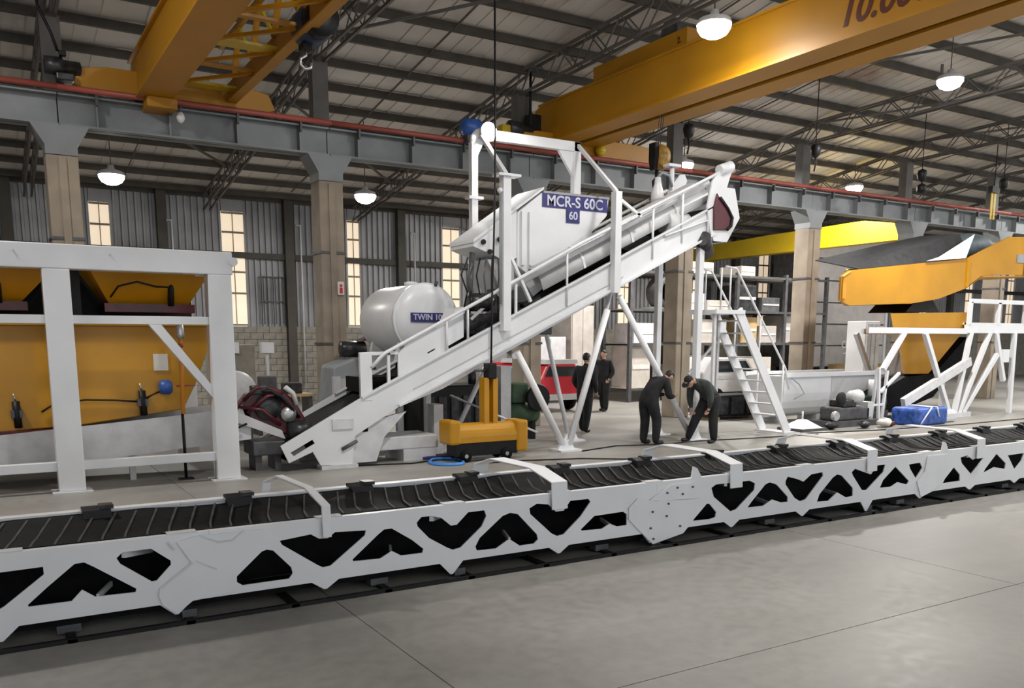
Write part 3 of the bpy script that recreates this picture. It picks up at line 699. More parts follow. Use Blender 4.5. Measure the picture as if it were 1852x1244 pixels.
for xx in (-1.8,1.75,3.1): MB().box(xx-0.04,xx+0.04,13.36,13.44,0,0.45).build('support_leg','lgrey',tc)
jk = thing('jack_pole', 'orange and black upright jack pole inside the left white frame', 'jack', (2.42,13.05,0))
MB().box(2.32,2.52,12.98,13.12,0,0.02).build('base_plate','black',jk)
MB().tube((2.42,13.05,0.02),(2.42,13.05,0.95),0.022,10).build('lower_tube','black',jk)
MB().tube((2.43,13.05,0.95),(2.45,13.05,2.1),0.03,10).build('upper_tube','orange',jk)
MB().tube((2.36,13.05,1.35),(2.62,13.05,1.36),0.014,8).build('crank','rail_red',jk)
MB().lathe([(0.05,0),(0.06,0.05),(0.05,0.22),(0.03,0.26)],(2.45,13.05,2.02),'Z',12).build('head','steel',jk)
MB().lathe([(0.045,0),(0.045,0.05)],(2.44,13.05,1.9),'Z',12).build('collar','rail_red',jk)

# ================================================================== INCLINED CONVEYOR MACHINE
S = 0.4695
def zu(x): return 1.09 + S*(x-5.08)
YN, YFAR = 12.9, 14.1
ic = thing('inclined_conveyor', 'white inclined belt conveyor rising to the right in the centre', 'conveyor', (8.5, 13.5, 0))
side = [(3.78,0.41),(5.08,1.09),(12.45,zu(12.45)),(12.55,zu(12.55)-0.50),(10.08,2.88),(6.54,1.20),(5.73,0.92),(4.98,0.50),(4.92,0.05),(4.40,0.07),(4.28,0.29),(3.90,0.14)]
slot = [(3.93,0.30),(4.28,0.48),(4.32,0.42),(3.98,0.24)]
for yy, nm in ((YN,'near'),(YFAR,'far')):
    s_ = MB().prism(side, 'XZ', yy, yy+0.03, [slot]).build('stringer', 'white', ic)
    MB().bar((5.73,yy-0.02,0.95),(12.52,yy-0.02,zu(12.52)-0.53),0.10,0.035).build('lower_flange','white',s_)
    MB().bar((5.1,yy-0.01,1.10),(12.45,yy-0.01,zu(12.45)+0.005),0.08,0.025).build('upper_flange','white',s_)
    MB().bar((6.0,yy-0.006,1.21),(10.3,yy-0.006,3.16),0.02,0.012).build('stiffener_rib','lgrey',s_)
MB().prism([(3.9,0.42),(12.5,zu(12.5)-0.02),(12.5,zu(12.5)-0.06),(3.9,0.38)],'XZ',YN+0.06,YFAR-0.04).build('belt','rubber',ic)
MB().prism([(3.95,0.18),(5.9,1.0),(12.4,zu(12.4)-0.38),(12.4,zu(12.4)-0.42),(5.9,0.95),(3.95,0.14)],'XZ',YN+0.1,YFAR-0.08).build('return_belt','rubber',ic)
MB().tube((4.05,YN+0.03,0.32),(4.05,YFAR,0.32),0.13,16).build('tail_drum','dgrey',ic)
MB().box(4.6,4.95,YN-0.03,YN,0.62,0.78).build('cover_plate','white2',ic)
# side skirts and belt cover, upper run
b = MB(); pr = []
for q in range(9):
    a = math.pi*q/8; pr.append((math.cos(a), math.sin(a)))
vs2=[]; fs2=[]
for xx in (8.6, 12.5):
    for (c_, s_) in pr: vs2.append((xx-0.06*s_, 13.5-0.50*c_, zu(xx)+0.12+0.42*s_))
for q in range(8): fs2.append((q,q+1,9+q+1,9+q))
b.add(vs2,fs2,True); cv = b.build('belt_cover','lgrey',ic)
md = cv.modifiers.new('thick','SOLIDIFY'); md.thickness = 0.012
for xx in (9.5,10.6,11.7):
    pts=[(xx-0.06*s_,13.5-0.51*c_,zu(xx)+0.12+0.43*s_) for (c_,s_) in pr]
    MB().ribbon(pts,0.05,0.012,(1,0,S)).build('cover_strap','white2',cv)
# window posts and side panels of the lower run
MB().box(5.09,5.29,YN-0.01,YN+0.06,1.05,1.80).build('corner_post','white',ic,bev=0.006)
MB().prism([(5.75,1.78),(5.93,1.94),(6.62,2.26),(6.68,1.75),(5.75,1.38)],'XZ',YN+0.02,YN+0.05,[[(6.28,1.80),(6.42,1.87),(6.42,1.84),(6.28,1.77)]]).build('side_panel','white',ic)
MB().box(5.56,5.61,YN+0.01,YN+0.05,1.32,1.80).build('window_post','white',ic)
MB().bar((5.09,YN+0.03,1.78),(5.75,YN+0.03,1.80),0.04,0.05).build('window_rail','white',ic)
MB().prism([(6.7,1.90),(7.0,2.05),(7.0,2.55),(6.85,2.50),(6.68,2.2)],'XZ',YN+0.1,YN+0.5).build('tank_cradle','white',ic)
MB().box(5.3,6.6,YN+0.5,YFAR,1.15,1.40).build('skirt_box','rubber',ic)
# handrail
hr = MB().path([(5.28,YN-0.02,1.57),(5.50,YN-0.02,1.79),(7.55,YN-0.02,2.80),(9.32,YN-0.02,3.70),(12.40,YN-0.02,5.12),(12.76,YN-0.02,5.30)],0.030,10).build('handrail','white',ic)
MB().path([(7.7,YN+0.14,2.80),(9.4,YN+0.14,3.62),(12.45,YN+0.14,5.04)],0.075,12).build('guard_tube','white2',ic)
MB().path([(8.4,YFAR+0.05,3.15),(12.4,YFAR+0.05,5.05)],0.03,10).build('handrail','white',ic)
for (xx, zz) in ((6.62,2.34),(7.02,2.54),(9.03,3.55),(10.2,4.12),(10.98,4.46),(11.7,4.80)):
    MB().tube((xx,YN-0.01,zu(xx)-0.35 if xx > 9 else zu(xx)),(xx,YN-0.01,zz),0.022,8).build('handrail_post','white',ic)
MB().path([(11.25,YN-0.04,zu(11.25)-0.05),(12.33,YN-0.04,4.30),(12.33,YN-0.04,3.86)],0.025,8).build('lower_handrail','white',ic)
# head end
MB().prism([(12.30,4.55),(12.42,5.05),(12.72,5.38),(12.86,5.40),(12.93,5.28),(12.86,5.12),(12.80,4.95),(13.02,4.95),(13.18,4.40),(12.86,3.92),(12.50,3.92),(12.40,4.1)],'XZ',YN-0.05,YN-0.01).build('head_plate','white',ic)
MB().prism([(12.30,4.55),(12.42,5.05),(12.72,5.38),(12.86,5.40),(12.93,5.28),(12.86,5.12),(12.80,4.95),(13.02,4.95),(13.18,4.40),(12.86,3.92),(12.50,3.92),(12.40,4.1)],'XZ',YFAR+0.03,YFAR+0.07).build('head_plate','white',ic)
MB().prism([(12.80,4.95),(13.02,4.95),(13.18,4.40),(12.86,3.92),(12.78,3.92),(13.1,4.40),(12.96,4.88),(12.80,4.90)],'XZ',YN-0.01,YFAR+0.03).build('discharge_hood','white',ic)
MB().prism([(12.52,4.82),(12.70,4.62),(12.90,4.42),(12.92,4.25),(12.82,4.14),(12.46,4.12),(12.44,4.55)],'XZ',YN-0.09,YN-0.05).build('drive_guard','maroon',ic,bev=0.01)
MB().path([(12.58,YN-0.10,4.74),(12.80,YN-0.10,4.55),(12.93,YN-0.10,4.38),(12.90,YN-0.10,4.22),(12.80,YN-0.10,4.14)],0.03,8).build('drive_belt','black',ic)
MB().tube((12.66,YN+0.0,4.30),(12.66,YFAR,4.30),0.22,20).build('head_drum','dgrey',ic)
MB().tube((12.20,YN-0.06,3.95),(12.55,YN+0.2,3.72),0.16,14).build('gear_motor','engine',ic)
MB().tube((12.6,YN-0.03,5.25),(12.9,YN-0.03,5.36),0.11,14).build('rail_end','white',ic)
# tail chassis
MB().prism([(4.36,0.06),(5.35,0.06),(5.5,0.45),(5.9,0.85),(5.3,0.72),(4.8,0.42)],'XZ',YN+0.05,YN+0.12,[[(5.12,0.55),(5.22,0.55),(5.22,0.68)]]).build('tail_bracket','white2',ic)
MB().box(4.4,5.0,YN-0.05,YN+0.2,0.0,0.06).build('tail_foot','white2',ic)
MB().box(4.4,5.0,YFAR-0.1,YFAR+0.1,0.0,0.07).build('tail_foot','white2',ic)
MB().tube((4.75,YN-0.02,0.30),(5.0,YN-0.02,0.42),0.03,8).build('tension_screw','dgrey',ic)
MB().box(5.35,6.55,13.1,13.9,0.20,0.42).build('axle_box','white2',ic,bev=0.02)
MB().box(5.9,6.5,13.1,13.9,0.0,0.2).build('axle_foot','white2',ic)
MB().box(6.62,6.80,13.4,13.7,0,0.9).build('axle_post','white2',ic)
# legs
def leg(p, q, r=0.06): MB().tube(p, q, r, 12).build('leg','white',ic)
leg((7.99,YN,1.80),(8.98,YN,0.12)); leg((9.95,YN,2.55),(9.13,YN,0.12)); leg((10.22,YN,2.80),(12.10,YN,0.12))
leg((9.30,YFAR,2.50),(9.95,YFAR,0.12),0.045); leg((11.0,YFAR,3.1),(10.05,YFAR,0.12),0.045)
leg((8.3,YFAR,1.95),(7.3,YFAR,0.12),0.045)
MB().box(12.18,12.30,YN-0.02,YN+0.1,0.02,3.95).build('leg','white',ic,bev=0.006)
MB().box(12.18,12.30,YFAR-0.02,YFAR+0.1,0.02,3.95).build('leg','white',ic,bev=0.006)
for (xx,yy) in ((9.05,YN),(12.2,YN),(10.0,YFAR),(7.3,YFAR),(12.24,YFAR)):
    f = MB().box(xx-0.24,xx+0.24,yy-0.2,yy+0.2,0,0.03).build('foot_plate','white',ic)
    MB().prism([(xx-0.18,0.03),(xx+0.18,0.03),(xx+0.08,0.2),(xx-0.08,0.2)],'XZ',yy-0.03,yy+0.03).build('gusset','white',f)
MB().tube((7.3,YFAR,1.0),(8.5,YN+0.1,0.35),0.02,8).build('cross_tie','white2',ic)
MB().tube((7.95,YN,1.72),(8.35,YFAR,1.95),0.05,10).build('cross_tie','white2',ic)

# ================================================================== MIXER TOWER: posts, arch, hopper
mx_ = thing('mixer_tower', 'white arch frame with tall posts above the inclined conveyor', 'frame', (9, 13.7, 0))
MB().box(7.63,7.78,12.74,12.89,2.15,4.70).build('tall_post','white',mx_,bev=0.006)
MB().box(7.52,7.95,12.70,12.93,4.68,4.72).build('post_cap','white',mx_)
MB().box(9.98,10.12,12.74,12.89,2.85,4.64).build('tall_post','white',mx_,bev=0.006)
MB().box(7.92,8.05,14.35,14.48,2.0,5.55).build('arch_post','white',mx_,bev=0.01)
MB().box(10.2,10.36,14.35,14.48,4.3,5.80).build('arch_post','white',mx_,bev=0.006)
MB().path([(7.985,14.415,5.5),(8.0,14.415,5.64),(8.08,14.415,5.73),(8.2,14.415,5.76)],0.07,10).build('arch_elbow','white',mx_)
MB().box(8.15,10.36,14.35,14.48,5.62,5.80).build('arch_beam','white',mx_,bev=0.006)
MB().prism([(10.2,5.62),(9.85,5.62),(10.2,5.15)],'XZ',14.38,14.45).build('arch_gusset','white',mx_)
MB().prism([(8.05,5.30),(8.05,5.62),(8.22,5.62)],'XZ',14.38,14.45).build('arch_gusset','white',mx_)
MB().bar((7.72,12.82,4.72),(8.12,14.4,5.72),0.07,0.07).build('brace','white',mx_)
MB().bar((10.05,12.82,4.64),(10.3,14.4,5.76),0.06,0.06).build('brace','white',mx_)
MB().bar((10.1,12.85,4.55),(10.65,12.85,4.25),0.05,0.05).build('brace','white',mx_)
MB().bar((10.62,12.85,4.30),(10.1,12.85,4.05),0.05,0.05).build('brace','white',mx_)
MB().bar((7.85,12.92,3.45),(8.28,12.92,2.66),0.06,0.05).build('brace','white',mx_)
MB().bar((7.98,12.92,2.42),(7.98,12.92,2.95),0.04,0.04).build('brace','white',mx_)
MB().box(7.85,8.15,14.32,14.5,4.55,4.6).build('post_collar','white2',mx_)
MB().tube((7.60,12.80,2.6),(7.60,12.80,4.42),0.02,8).build('conduit','grey',mx_)
MB().ball((7.60,12.80,4.45),0.05).build('conduit_cap','white',mx_)
fd = thing('floodlight', 'bright round floodlight clamped to the corner of the white arch frame', 'lamp', (8.2,14.2,5.72))
MB().lathe([(0.06,0.12),(0.14,0.08),(0.17,0.0),(0.165,-0.02)],(8.2,14.22,5.72),'Y',20).build('housing','lgrey',fd)
MB().lathe([(0.16,-0.02),(0.13,-0.07),(0.07,-0.10),(0.01,-0.11)],(8.2,14.22,5.72),'Y',20).build('lens','lamp',fd)
MB().box(8.17,8.23,14.30,14.36,5.64,5.80).build('clamp','dgrey',fd)
ld = bpy.data.lights.new('floodlight_light','AREA'); ld.shape='DISK'; ld.size=0.26; ld.energy=45; ld.color=(1,0.97,0.92)
lo = bpy.data.objects.new('floodlight_light',ld); COL.objects.link(lo); lo.parent=fd; lo.location=(0,-0.13,0); lo.rotation_euler=(R(60),0,0)
bm_ = thing('blue_motor', 'bright blue motor cover on the runway behind the white arch', 'motor', (9.25,16.75,6.22))
MB().lathe([(0.05,-0.24),(0.16,-0.22),(0.17,0.14),(0.08,0.2)],(9.25,16.72,6.42),'X',16).build('housing','blue',bm_)
MB().box(9.12,9.38,16.7,16.95,6.12,6.28).build('mount','dgrey',bm_)
hp = thing('mixer_hopper', 'white steel mixer hopper with a blue lettered banner', 'hopper', (9, 13.8, 3))
HY0, HY1 = 13.42, 14.30
# main body: ridge lid at the left, sloping bottom
MB().prism([(8.32,3.30),(8.32,4.22),(8.86,4.62),(10.34,4.60),(10.30,4.30),(10.0,4.02),(9.0,3.28),(8.75,3.05)],'XZ',HY0,HY1).build('body','white',hp,bev=0.015)
MB().prism([(7.42,3.66),(8.86,4.66),(8.86,4.70),(7.42,3.72)],'XZ',HY0-0.03,HY1).build('lid','white',hp)
MB().prism([(7.44,3.60),(7.44,3.70),(8.32,4.26),(8.32,3.45),(8.1,3.35),(7.9,3.45)],'XZ',HY0+0.02,HY1).build('end_wall','white',hp)
MB().prism([(7.75,3.40),(8.30,3.45),(8.30,2.70),(8.1,2.75)],'XZ',HY0+0.08,HY1-0.1).build('chute','lgrey',hp)
for xx in (8.42,8.58): MB().box(xx-0.03,xx+0.03,HY0-0.04,HY0,3.32,4.25).build('rib','white',hp)
MB().add([(8.4,HY0-0.02,3.10),(9.9,HY0-0.02,4.0),(10.15,HY0-0.02,3.85),(8.65,HY0-0.02,2.78),(8.4,HY0+0.5,2.95),(9.9,HY0+0.5,3.8),(10.15,HY0+0.5,3.6),(8.65,HY0+0.5,2.6)],
         [(0,1,2,3),(4,7,6,5),(0,4,5,1),(1,5,6,2),(2,6,7,3),(3,7,4,0)]).build('sloped_skirt','white2',hp)
for (xx,zz) in ((7.62,3.68),(7.95,3.74),(7.75,3.52)): MB().lathe([(0.045,0),(0.045,-0.03)],(xx,HY0,zz),'Y',12).build('vent_hole','black',hp)
MB().box(8.86,10.34,HY0-0.02,HY0+0.3,4.60,4.64).build('top_rim','grey',hp)
bn = MB().box(8.84,10.30,HY0-0.012,HY0-0.002,4.36,4.62).build('banner','navy',hp)
MB().box(9.36,9.66,HY0-0.018,HY0-0.012,4.12,4.37).build('banner_flap','navy',bn)
text_mesh('lettering','MCR-S 60C',0.26,'print',bn,(9.56,HY0-0.016,4.475),(R(90),0,0))
text_mesh('lettering','60',0.2,'print',bn,(9.51,HY0-0.022,4.24),(R(90),0,0))
# hydraulic machinery under the hopper
mc = thing('hydraulic_unit', 'black hydraulic machinery with hoses behind the centre handrail', 'machinery', (7.9,13.7,2.1))
MB().box(7.15,9.0,13.3,14.0,2.1,2.45).build('base_frame','engine',mc,bev=0.02)
MB().lathe([(0.05,0),(0.16,0.02),(0.16,0.4),(0.1,0.45)],(7.3,13.4,2.65),'X',14).build('pump_motor','engine',mc)
MB().box(7.9,8.25,13.4,13.8,2.45,2.9).build('valve_block','engine',mc,bev=0.02)
MB().tube((8.4,13.35,2.55),(9.3,13.35,2.98),0.10,12).build('cylinder','black',mc)
MB().tube((7.35,13.5,2.4),(7.45,13.5,3.5),0.05,10).build('pipe','dgrey',mc)
for q in range(7):
    x0 = 7.2+0.12*q
    MB().path([(x0,13.38,2.5+0.05*(q%3)),(x0+0.05,13.32,2.8),(x0-0.06+0.03*q,13.34,3.1),(x0+0.1,13.38,3.4)],0.014,6).build('hose','dgrey' if q%2 else 'black',mc)
MB().bar((7.3,13.3,2.35),(7.75,13.3,2.72),0.03,0.05).build('brace','lgrey',mc)
MB().box(9.1,10.3,13.45,13.9,2.95,3.2).build('side_box','black',mc)
MB().prism([(10.35,3.68),(11.0,3.95),(11.25,3.85),(10.7,3.6)],'XZ',13.05,13.2).build('belt_scraper','black',mc)
MB().lathe([(0.2,-0.02),(0.22,0),(0.22,0.5),(0.2,0.52)],(11.5,13.15,4.22),'X',18).build('drive_motor','lgrey',mc)
# round tank
tk = thing('round_tank', 'white horizontal round tank with a navy label behind the conveyor', 'tank', (6.78,14.6,1.7))
MB().lathe([(0.02,-0.02),(0.40,-0.01),(0.58,0.03),(0.62,0.10),(0.62,1.65),(0.59,1.74),(0.4,1.84),(0.02,1.88)],(6.78,13.9,2.36),'Y',40).build('drum','white',tk)
MB().lathe([(0.625,0.07),(0.635,0.08),(0.635,0.13),(0.625,0.14)],(6.78,13.9,2.36),'Y',40).build('seam_ring','white',tk)
MB().prism([(6.2,1.45),(7.35,1.45),(7.25,2.0),(6.32,2.0)],'XZ',14.1,14.2).build('saddle','white2',tk)
MB().prism([(6.2,1.45),(7.35,1.45),(7.25,2.0),(6.32,2.0)],'XZ',15.3,15.4).build('saddle','white2',tk)
for xx in (6.30,6.86):
    for yy in (14.15,15.35): MB().box(xx-0.05,xx+0.05,yy-0.05,yy+0.05,0,1.5).build('tank_leg','white2',tk)
lb = MB().box(6.43,7.08,13.862,13.875,2.31,2.47).build('label_plate','navy',tk)
text_mesh('lettering','TWIN 10',0.14,'print',lb,(6.75,13.858,2.39),(R(90),0,0))
MB().tube((6.95,13.95,2.94),(6.98,13.95,3.02),0.03,8).build('lifting_eye','dgrey',tk)
MB().lathe([(0.12,0),(0.12,0.06),(0.02,0.08)],(6.78,14.6,2.97),'Z',14).build('manhole','white',tk)
# floodlight standards on the conveyor head
for (xx,yy,zz,lbl) in ((12.30,13.9,5.45,'white lamp standard on the conveyor head'),(11.85,13.8,5.10,'white vent spout beside the lamp standard on the conveyor head')):
    t = thing('head_standard', lbl, 'standard', (xx,yy,4.6))
    MB().tube((xx,yy,4.5),(xx,yy,zz),0.05,10).build('pole','white',t)
    if zz > 5.3:
        MB().box(xx-0.16,xx+0.16,yy-0.1,yy+0.1,zz,zz+0.06).build('head','white',t,bev=0.01)
    else:
        MB().lathe([(0.14,-0.42),(0.13,-0.2),(0.07,-0.02),(0.06,0.1)],(xx,yy,zz),'Z',14).build('spout','white',t)
        MB().path([(xx,yy,zz+0.1),(xx+0.1,yy,zz+0.2),(xx+0.3,yy,zz+0.16),(xx+0.38,yy,zz-0.05)],0.03,8).build('pipe','grey',t)

# ================================================================== STAIRCASE
st = thing('access_stairs', 'white steel access stairs with handrails beside the conveyor head', 'stairs', (13.9,13.2,0))
for yy in (12.85,13.55):
    MB().bar((13.25,yy,2.60),(14.88,yy,0.02),0.05,0.20,(0,0,1)).build('stringer','white',st)
    MB().path([(12.86,yy,3.45),(13.15,yy,3.42),(14.72,yy,1.40),(14.85,yy,0.95)],0.022,8).build('handrail','white',st)
    for (xx,zz,z2) in ((12.75,2.6,3.42),(13.0,2.6,3.44),(13.9,1.57,2.45),(14.65,0.4,1.48)):
        MB().tube((xx,yy,zz),(xx,yy,z2),0.018,8).build('rail_post','white',st)
for q in range(9):
    t_ = (q+0.7)/10; MB().box(13.25+1.6*t_-0.1,13.25+1.6*t_+0.1,12.88,13.52,2.55-2.5*t_,2.58-2.5*t_).build('tread','white2',st)
MB().box(12.6,13.4,12.8,13.6,2.52,2.60).build('platform','white',st)
for (xx,yy) in ((12.7,12.95),(12.7,13.5),(13.35,13.5)): MB().box(xx-0.03,xx+0.03,yy-0.03,yy+0.03,0,2.52).build('platform_leg','white2',st)
MB().bar((12.55,13.5,1.3),(13.35,13.5,2.0),0.04,0.04).build('platform_brace','lgrey',st)
MB().box(14.7,15.05,12.78,13.62,0,0.03).build('foot_plate','white2',st)

# ================================================================== YELLOW MAST TROLLEY
ht = thing('mast_trolley', 'yellow wheeled trolley with upright mast under the inclined conveyor', 'trolley', (7.15,12.6,0))
b = MB(); prf = []
for q in range(13):
    a = math.pi*q/12; prf.append((12.62-0.20*math.cos(a), 0.42+0.22*math.sin(a)))
MB().prism([(12.42,0.32),(12.82,0.32)]+prf[::-1],'YZ',6.44,7.90).build('body','yellow',ht,bev=0.02)
MB().box(6.42,6.62,12.40,12.84,0.30,0.70).build('end_shroud','yellow',ht,bev=0.04)
MB().box(7.70,7.92,12.40,12.84,0.12,0.66).build('end_shroud','yellow',ht,bev=0.04)
MB().box(6.55,7.72,12.44,12.8,0.10,0.33).build('underframe','black',ht)
for xx in (6.72,7.50):
    for yy in (12.44,12.76):
        wl_ = MB().lathe([(0.03,-0.03),(0.10,-0.03),(0.105,0.0),(0.10,0.03),(0.03,0.03)],(xx,yy,0.105),'Y',18).build('wheel','rubber',ht)
        MB().lathe([(0.035,-0.035),(0.035,0.035)],(xx,yy,0.105),'Y',10).build('hub','steel',wl_)
MB().box(7.13,7.22,12.53,12.71,0.60,1.38).box(7.30,7.39,12.53,12.71,0.60,1.38).box(7.22,7.30,12.66,12.71,0.60,1.38).build('mast','yellow',ht)
MB().box(7.2,7.36,12.5,12.7,1.36,1.62).build('mast_head','black',ht,bev=0.02)
MB().tube((6.98,12.6,1.5),(7.2,12.6,1.5),0.018,8).build('arm','dgrey',ht)
MB().path([(7.3,12.6,1.6),(7.33,12.62,2.6),(7.38,12.64,3.6),(7.42,12.66,4.6),(7.42,12.66,8.3)],0.016,6).build('cable','black',ht)
bx = thing('black_generator', 'large black engine unit in the shade under the inclined conveyor', 'generator', (7.75,14.9,0))
MB().box(6.95,8.62,14.6,15.6,0.12,1.15).build('cabinet','black',bx,bev=0.03)
for q in range(6): MB().box(7.05+q*0.26,7.21+q*0.26,14.57,14.6,0.3,0.95).build('louvre','engine',bx)
MB().box(7.0,8.5,14.6,15.6,0.0,0.12).build('skid','black',bx)
MB().tube((8.2,14.9,1.1),(8.2,14.9,1.45),0.08,12).build('exhaust','engine',bx)
MB().box(8.62,8.85,14.5,15.0,0.0,1.5).build('side_post','white2',bx)
b2 = thing('compressor', 'dark green compressor with flywheel behind the yellow trolley mast', 'compressor', (9.0,14.8,0))
MB().lathe([(0.05,-0.45),(0.22,-0.40),(0.24,0),(0.22,0.40),(0.05,0.45)],(9.25,14.9,0.55),'X',16).build('tank','green',b2)
MB().lathe([(0.26,-0.04),(0.28,0),(0.26,0.04)],(9.55,14.6,0.85),'Y',20).build('flywheel','black',b2)
MB().box(9.0,9.4,14.7,15.1,0.75,1.15).build('pump','green',b2,bev=0.04)
for xx in (8.95,9.55): MB().box(xx-0.04,xx+0.04,14.75,15.05,0,0.4).build('foot','black',b2)

# ================================================================== RED DRIVE AT THE CONVEYOR TAIL
rd = thing('maroon_drive', 'maroon and black gear drive at the tail of the inclined conveyor', 'motor', (3.9,13.5,0))
MB().prism([(3.28,1.02),(3.45,1.22),(3.75,1.30),(4.0,1.22),(4.2,1.0),(4.36,0.70),(4.1,0.5),(3.7,0.62),(3.35,0.82)],'XZ',13.30,13.55).build('guard','maroon',rd,bev=0.04)
MB().lathe([(0.05,-0.02),(0.20,-0.02),(0.20,0.05),(0.05,0.05)],(3.72,13.25,0.98),'Y',20).build('pulley','engine',rd)
for q,(a_,c_) in enumerate((((3.35,1.1),(3.7,1.28)),((3.5,1.22),(4.0,1.05)),((3.4,0.9),(3.95,1.2)),((3.6,1.3),(4.2,0.8)),((3.3,1.0),(3.9,0.7)))):
    MB().path([(a_[0],13.26,a_[1]),((a_[0]+c_[0])/2,13.18,(a_[1]+c_[1])/2+0.10),(c_[0],13.26,c_[1])],0.03,7).build('hose','black' if q%2 else 'maroon',rd)
MB().lathe([(0.02,-0.03),(0.12,-0.03),(0.12,0.03),(0.02,0.03)],(4.02,13.24,0.86),'Y',16).build('small_pulley','steel',rd)
MB().box(3.45,3.7,13.2,13.3,1.18,1.32).build('terminal_box','engine',rd,bev=0.02)
MB().path([(4.0,13.28,1.28),(4.12,13.28,1.18),(4.17,13.28,1.0)],0.04,8).build('guard_edge','lgrey',rd)
MB().lathe([(0.06,0),(0.17,0.02),(0.17,0.34),(0.1,0.38)],(4.0,13.3,0.58),'X',16).build('motor','engine',rd)
MB().prism([(3.2,0.95),(3.9,0.62),(3.95,0.48),(3.2,0.78)],'XZ',13.2,13.3).build('chute_plate','lgrey',rd)
MB().box(3.45,3.95,13.2,13.8,0.24,0.46).build('base','dgrey',rd,bev=0.02)
for xx in (3.55,3.85): MB().box(xx-0.05,xx+0.05,13.3,13.7,0,0.25).build('foot','dgrey',rd)
MB().path([(3.25,13.2,1.0),(3.12,13.15,0.85),(3.2,13.1,0.7),(3.35,13.15,0.75)],0.02,6).build('cable','black',rd)

# ================================================================== RIGHT: TROUGH, TARP, PARTS
wt = thing('white_trough', 'white half round steel trough on the floor behind the stairs', 'trough', (18,14.6,0))
b = MB(); arc=[]
for q in range(11):
    a = math.pi + math.pi*q/10; arc.append((14.9+0.6*math.cos(a), 0.72+0.60*math.sin(a)))
outer = [(14.3,1.14)]+arc+[(15.5,1.14)]
inner = [(15.46,1.14)]+[(14.9+0.56*math.cos(math.pi+math.pi*q/10),0.72+0.56*math.sin(math.pi+math.pi*q/10)) for q in range(10,-1,-1)]+[(14.34,1.14)]
MB().prism(outer+inner,'YZ',16.4,18.05).build('shell','white',wt)
MB().prism(outer,'YZ',16.36,16.4).build('end_plate','white',wt)
MB().prism(outer+inner,'YZ',18.08,19.95).build('shell','lgrey',wt)
MB().prism(outer,'YZ',19.95,20.0).build('end_plate','white2',wt)
MB().box(16.3,20.05,14.22,14.34,1.12,1.22).build('rim','white',wt)
MB().box(16.3,20.05,15.46,15.58,1.12,1.22).build('rim','white',wt)
for xx in (16.7,18.0,19.6): MB().box(xx-0.06,xx+0.06,14.6,15.2,0,0.14).build('skid','lgrey',wt)
MB().path([(16.5,14.2,1.1),(16.75,14.18,0.95),(16.95,14.18,0.72),(16.6,14.18,0.6)],0.012,6).build('hanging_cable','grey',wt)
for i,(x0,y0,s_,lbl) in enumerate(((15.7,13.15,1.0,'white pyramid shaped base plate in front of the white trough'),)):
    t = thing('base_foot', lbl, 'foot', (x0,y0,0))
    MB().add([(x0-0.32,y0-0.3,0.06),(x0+0.32,y0-0.3,0.06),(x0+0.32,y0+0.3,0.06),(x0-0.32,y0+0.3,0.06),(x0-0.07,y0-0.06,0.24),(x0+0.07,y0-0.06,0.24),(x0+0.07,y0+0.06,0.24),(x0-0.07,y0+0.06,0.24)],
             [(0,3,2,1),(4,5,6,7),(0,1,5,4),(1,2,6,5),(2,3,7,6),(3,0,4,7)]).build('pyramid','white',t)
    MB().box(x0-0.4,x0+0.4,y0-0.36,y0+0.36,0,0.06).build('base','dgrey',t)
    MB().tube((x0,y0,0.24),(x0,y0,0.42),0.02,8).build('stub','white',t)
eg = thing('engine_block', 'grey dismantled engine lying on the floor before the white trough', 'engine', (17.4,13.3,0))
MB().box(16.8,18.0,13.1,13.6,0.14,0.46).build('crankcase','dgrey',eg,bev=0.05)
MB().box(17.0,17.5,13.1,13.5,0.46,0.62).build('head','engine',eg,bev=0.03)
MB().lathe([(0.05,-0.03),(0.16,-0.02),(0.17,0),(0.16,0.02),(0.05,0.03)],(16.85,13.05,0.66),'Y',16).build('flywheel','black',eg)
MB().lathe([(0.02,-0.2),(0.15,-0.16),(0.17,0.12),(0.08,0.22)],(17.55,13.2,0.68),'X',14).build('air_filter','lgrey',eg)
MB().lathe([(0.10,-0.05),(0.12,0),(0.10,0.05)],(16.62,13.0,0.28),'Y',14).build('pulley','steel',eg)
MB().box(17.9,18.1,13.1,13.5,0.2,0.55).build('bracket','lgrey',eg)
MB().box(16.6,18.2,13.0,13.7,0.0,0.14).build('pallet','dgrey',eg)
for i,(x0,y0,r_,m__,lbl) in enumerate(((16.3,12.85,0.12,'black','small black scrap wheel on the floor left of the dismantled engine'),(17.85,12.6,0.14,'paper','crumpled pale rag on the floor right of the engine'),(18.15,12.62,0.09,'maroon','small maroon part on the floor beside the pale rag'),(17.2,12.65,0.11,'engine','small oily casting on the floor in front of the engine'))):
    t = MB().ball((x0,y0,r_*0.7),r_,(1.5,1,0.7),10,6).build('floor_part',m__)
    for v in t.data.vertices: v.co += Vector((random.uniform(-1,1),random.uniform(-1,1),random.uniform(0,1)))*r_*0.25
    tag(t,lbl,'part')
bt = thing('tarpaulin_bundle', 'blue tarpaulin bundle tied with white rope on the floor', 'tarpaulin', (19.25,12.5,0))
tb = MB().box(18.62,19.86,12.3,13.0,0,0.42).build('bundle','tarp',bt,bev=0.08)
tb.modifiers['bevel'].segments = 3
MB().path([(18.75,12.27,0.05),(18.95,12.27,0.25),(19.15,12.28,0.43),(19.2,12.9,0.44)],0.018,6).build('rope','white',bt)
MB().path([(19.45,12.27,0.2),(19.35,12.28,0.43),(19.3,12.9,0.44)],0.018,6).build('rope','white',bt)
pb = MB().box(19.95,20.6,12.5,13.2,0,0.30).build('pale_sack','white2',bev=0.09); tag(pb,'white sack lying beside the blue tarpaulin bundle','sack')
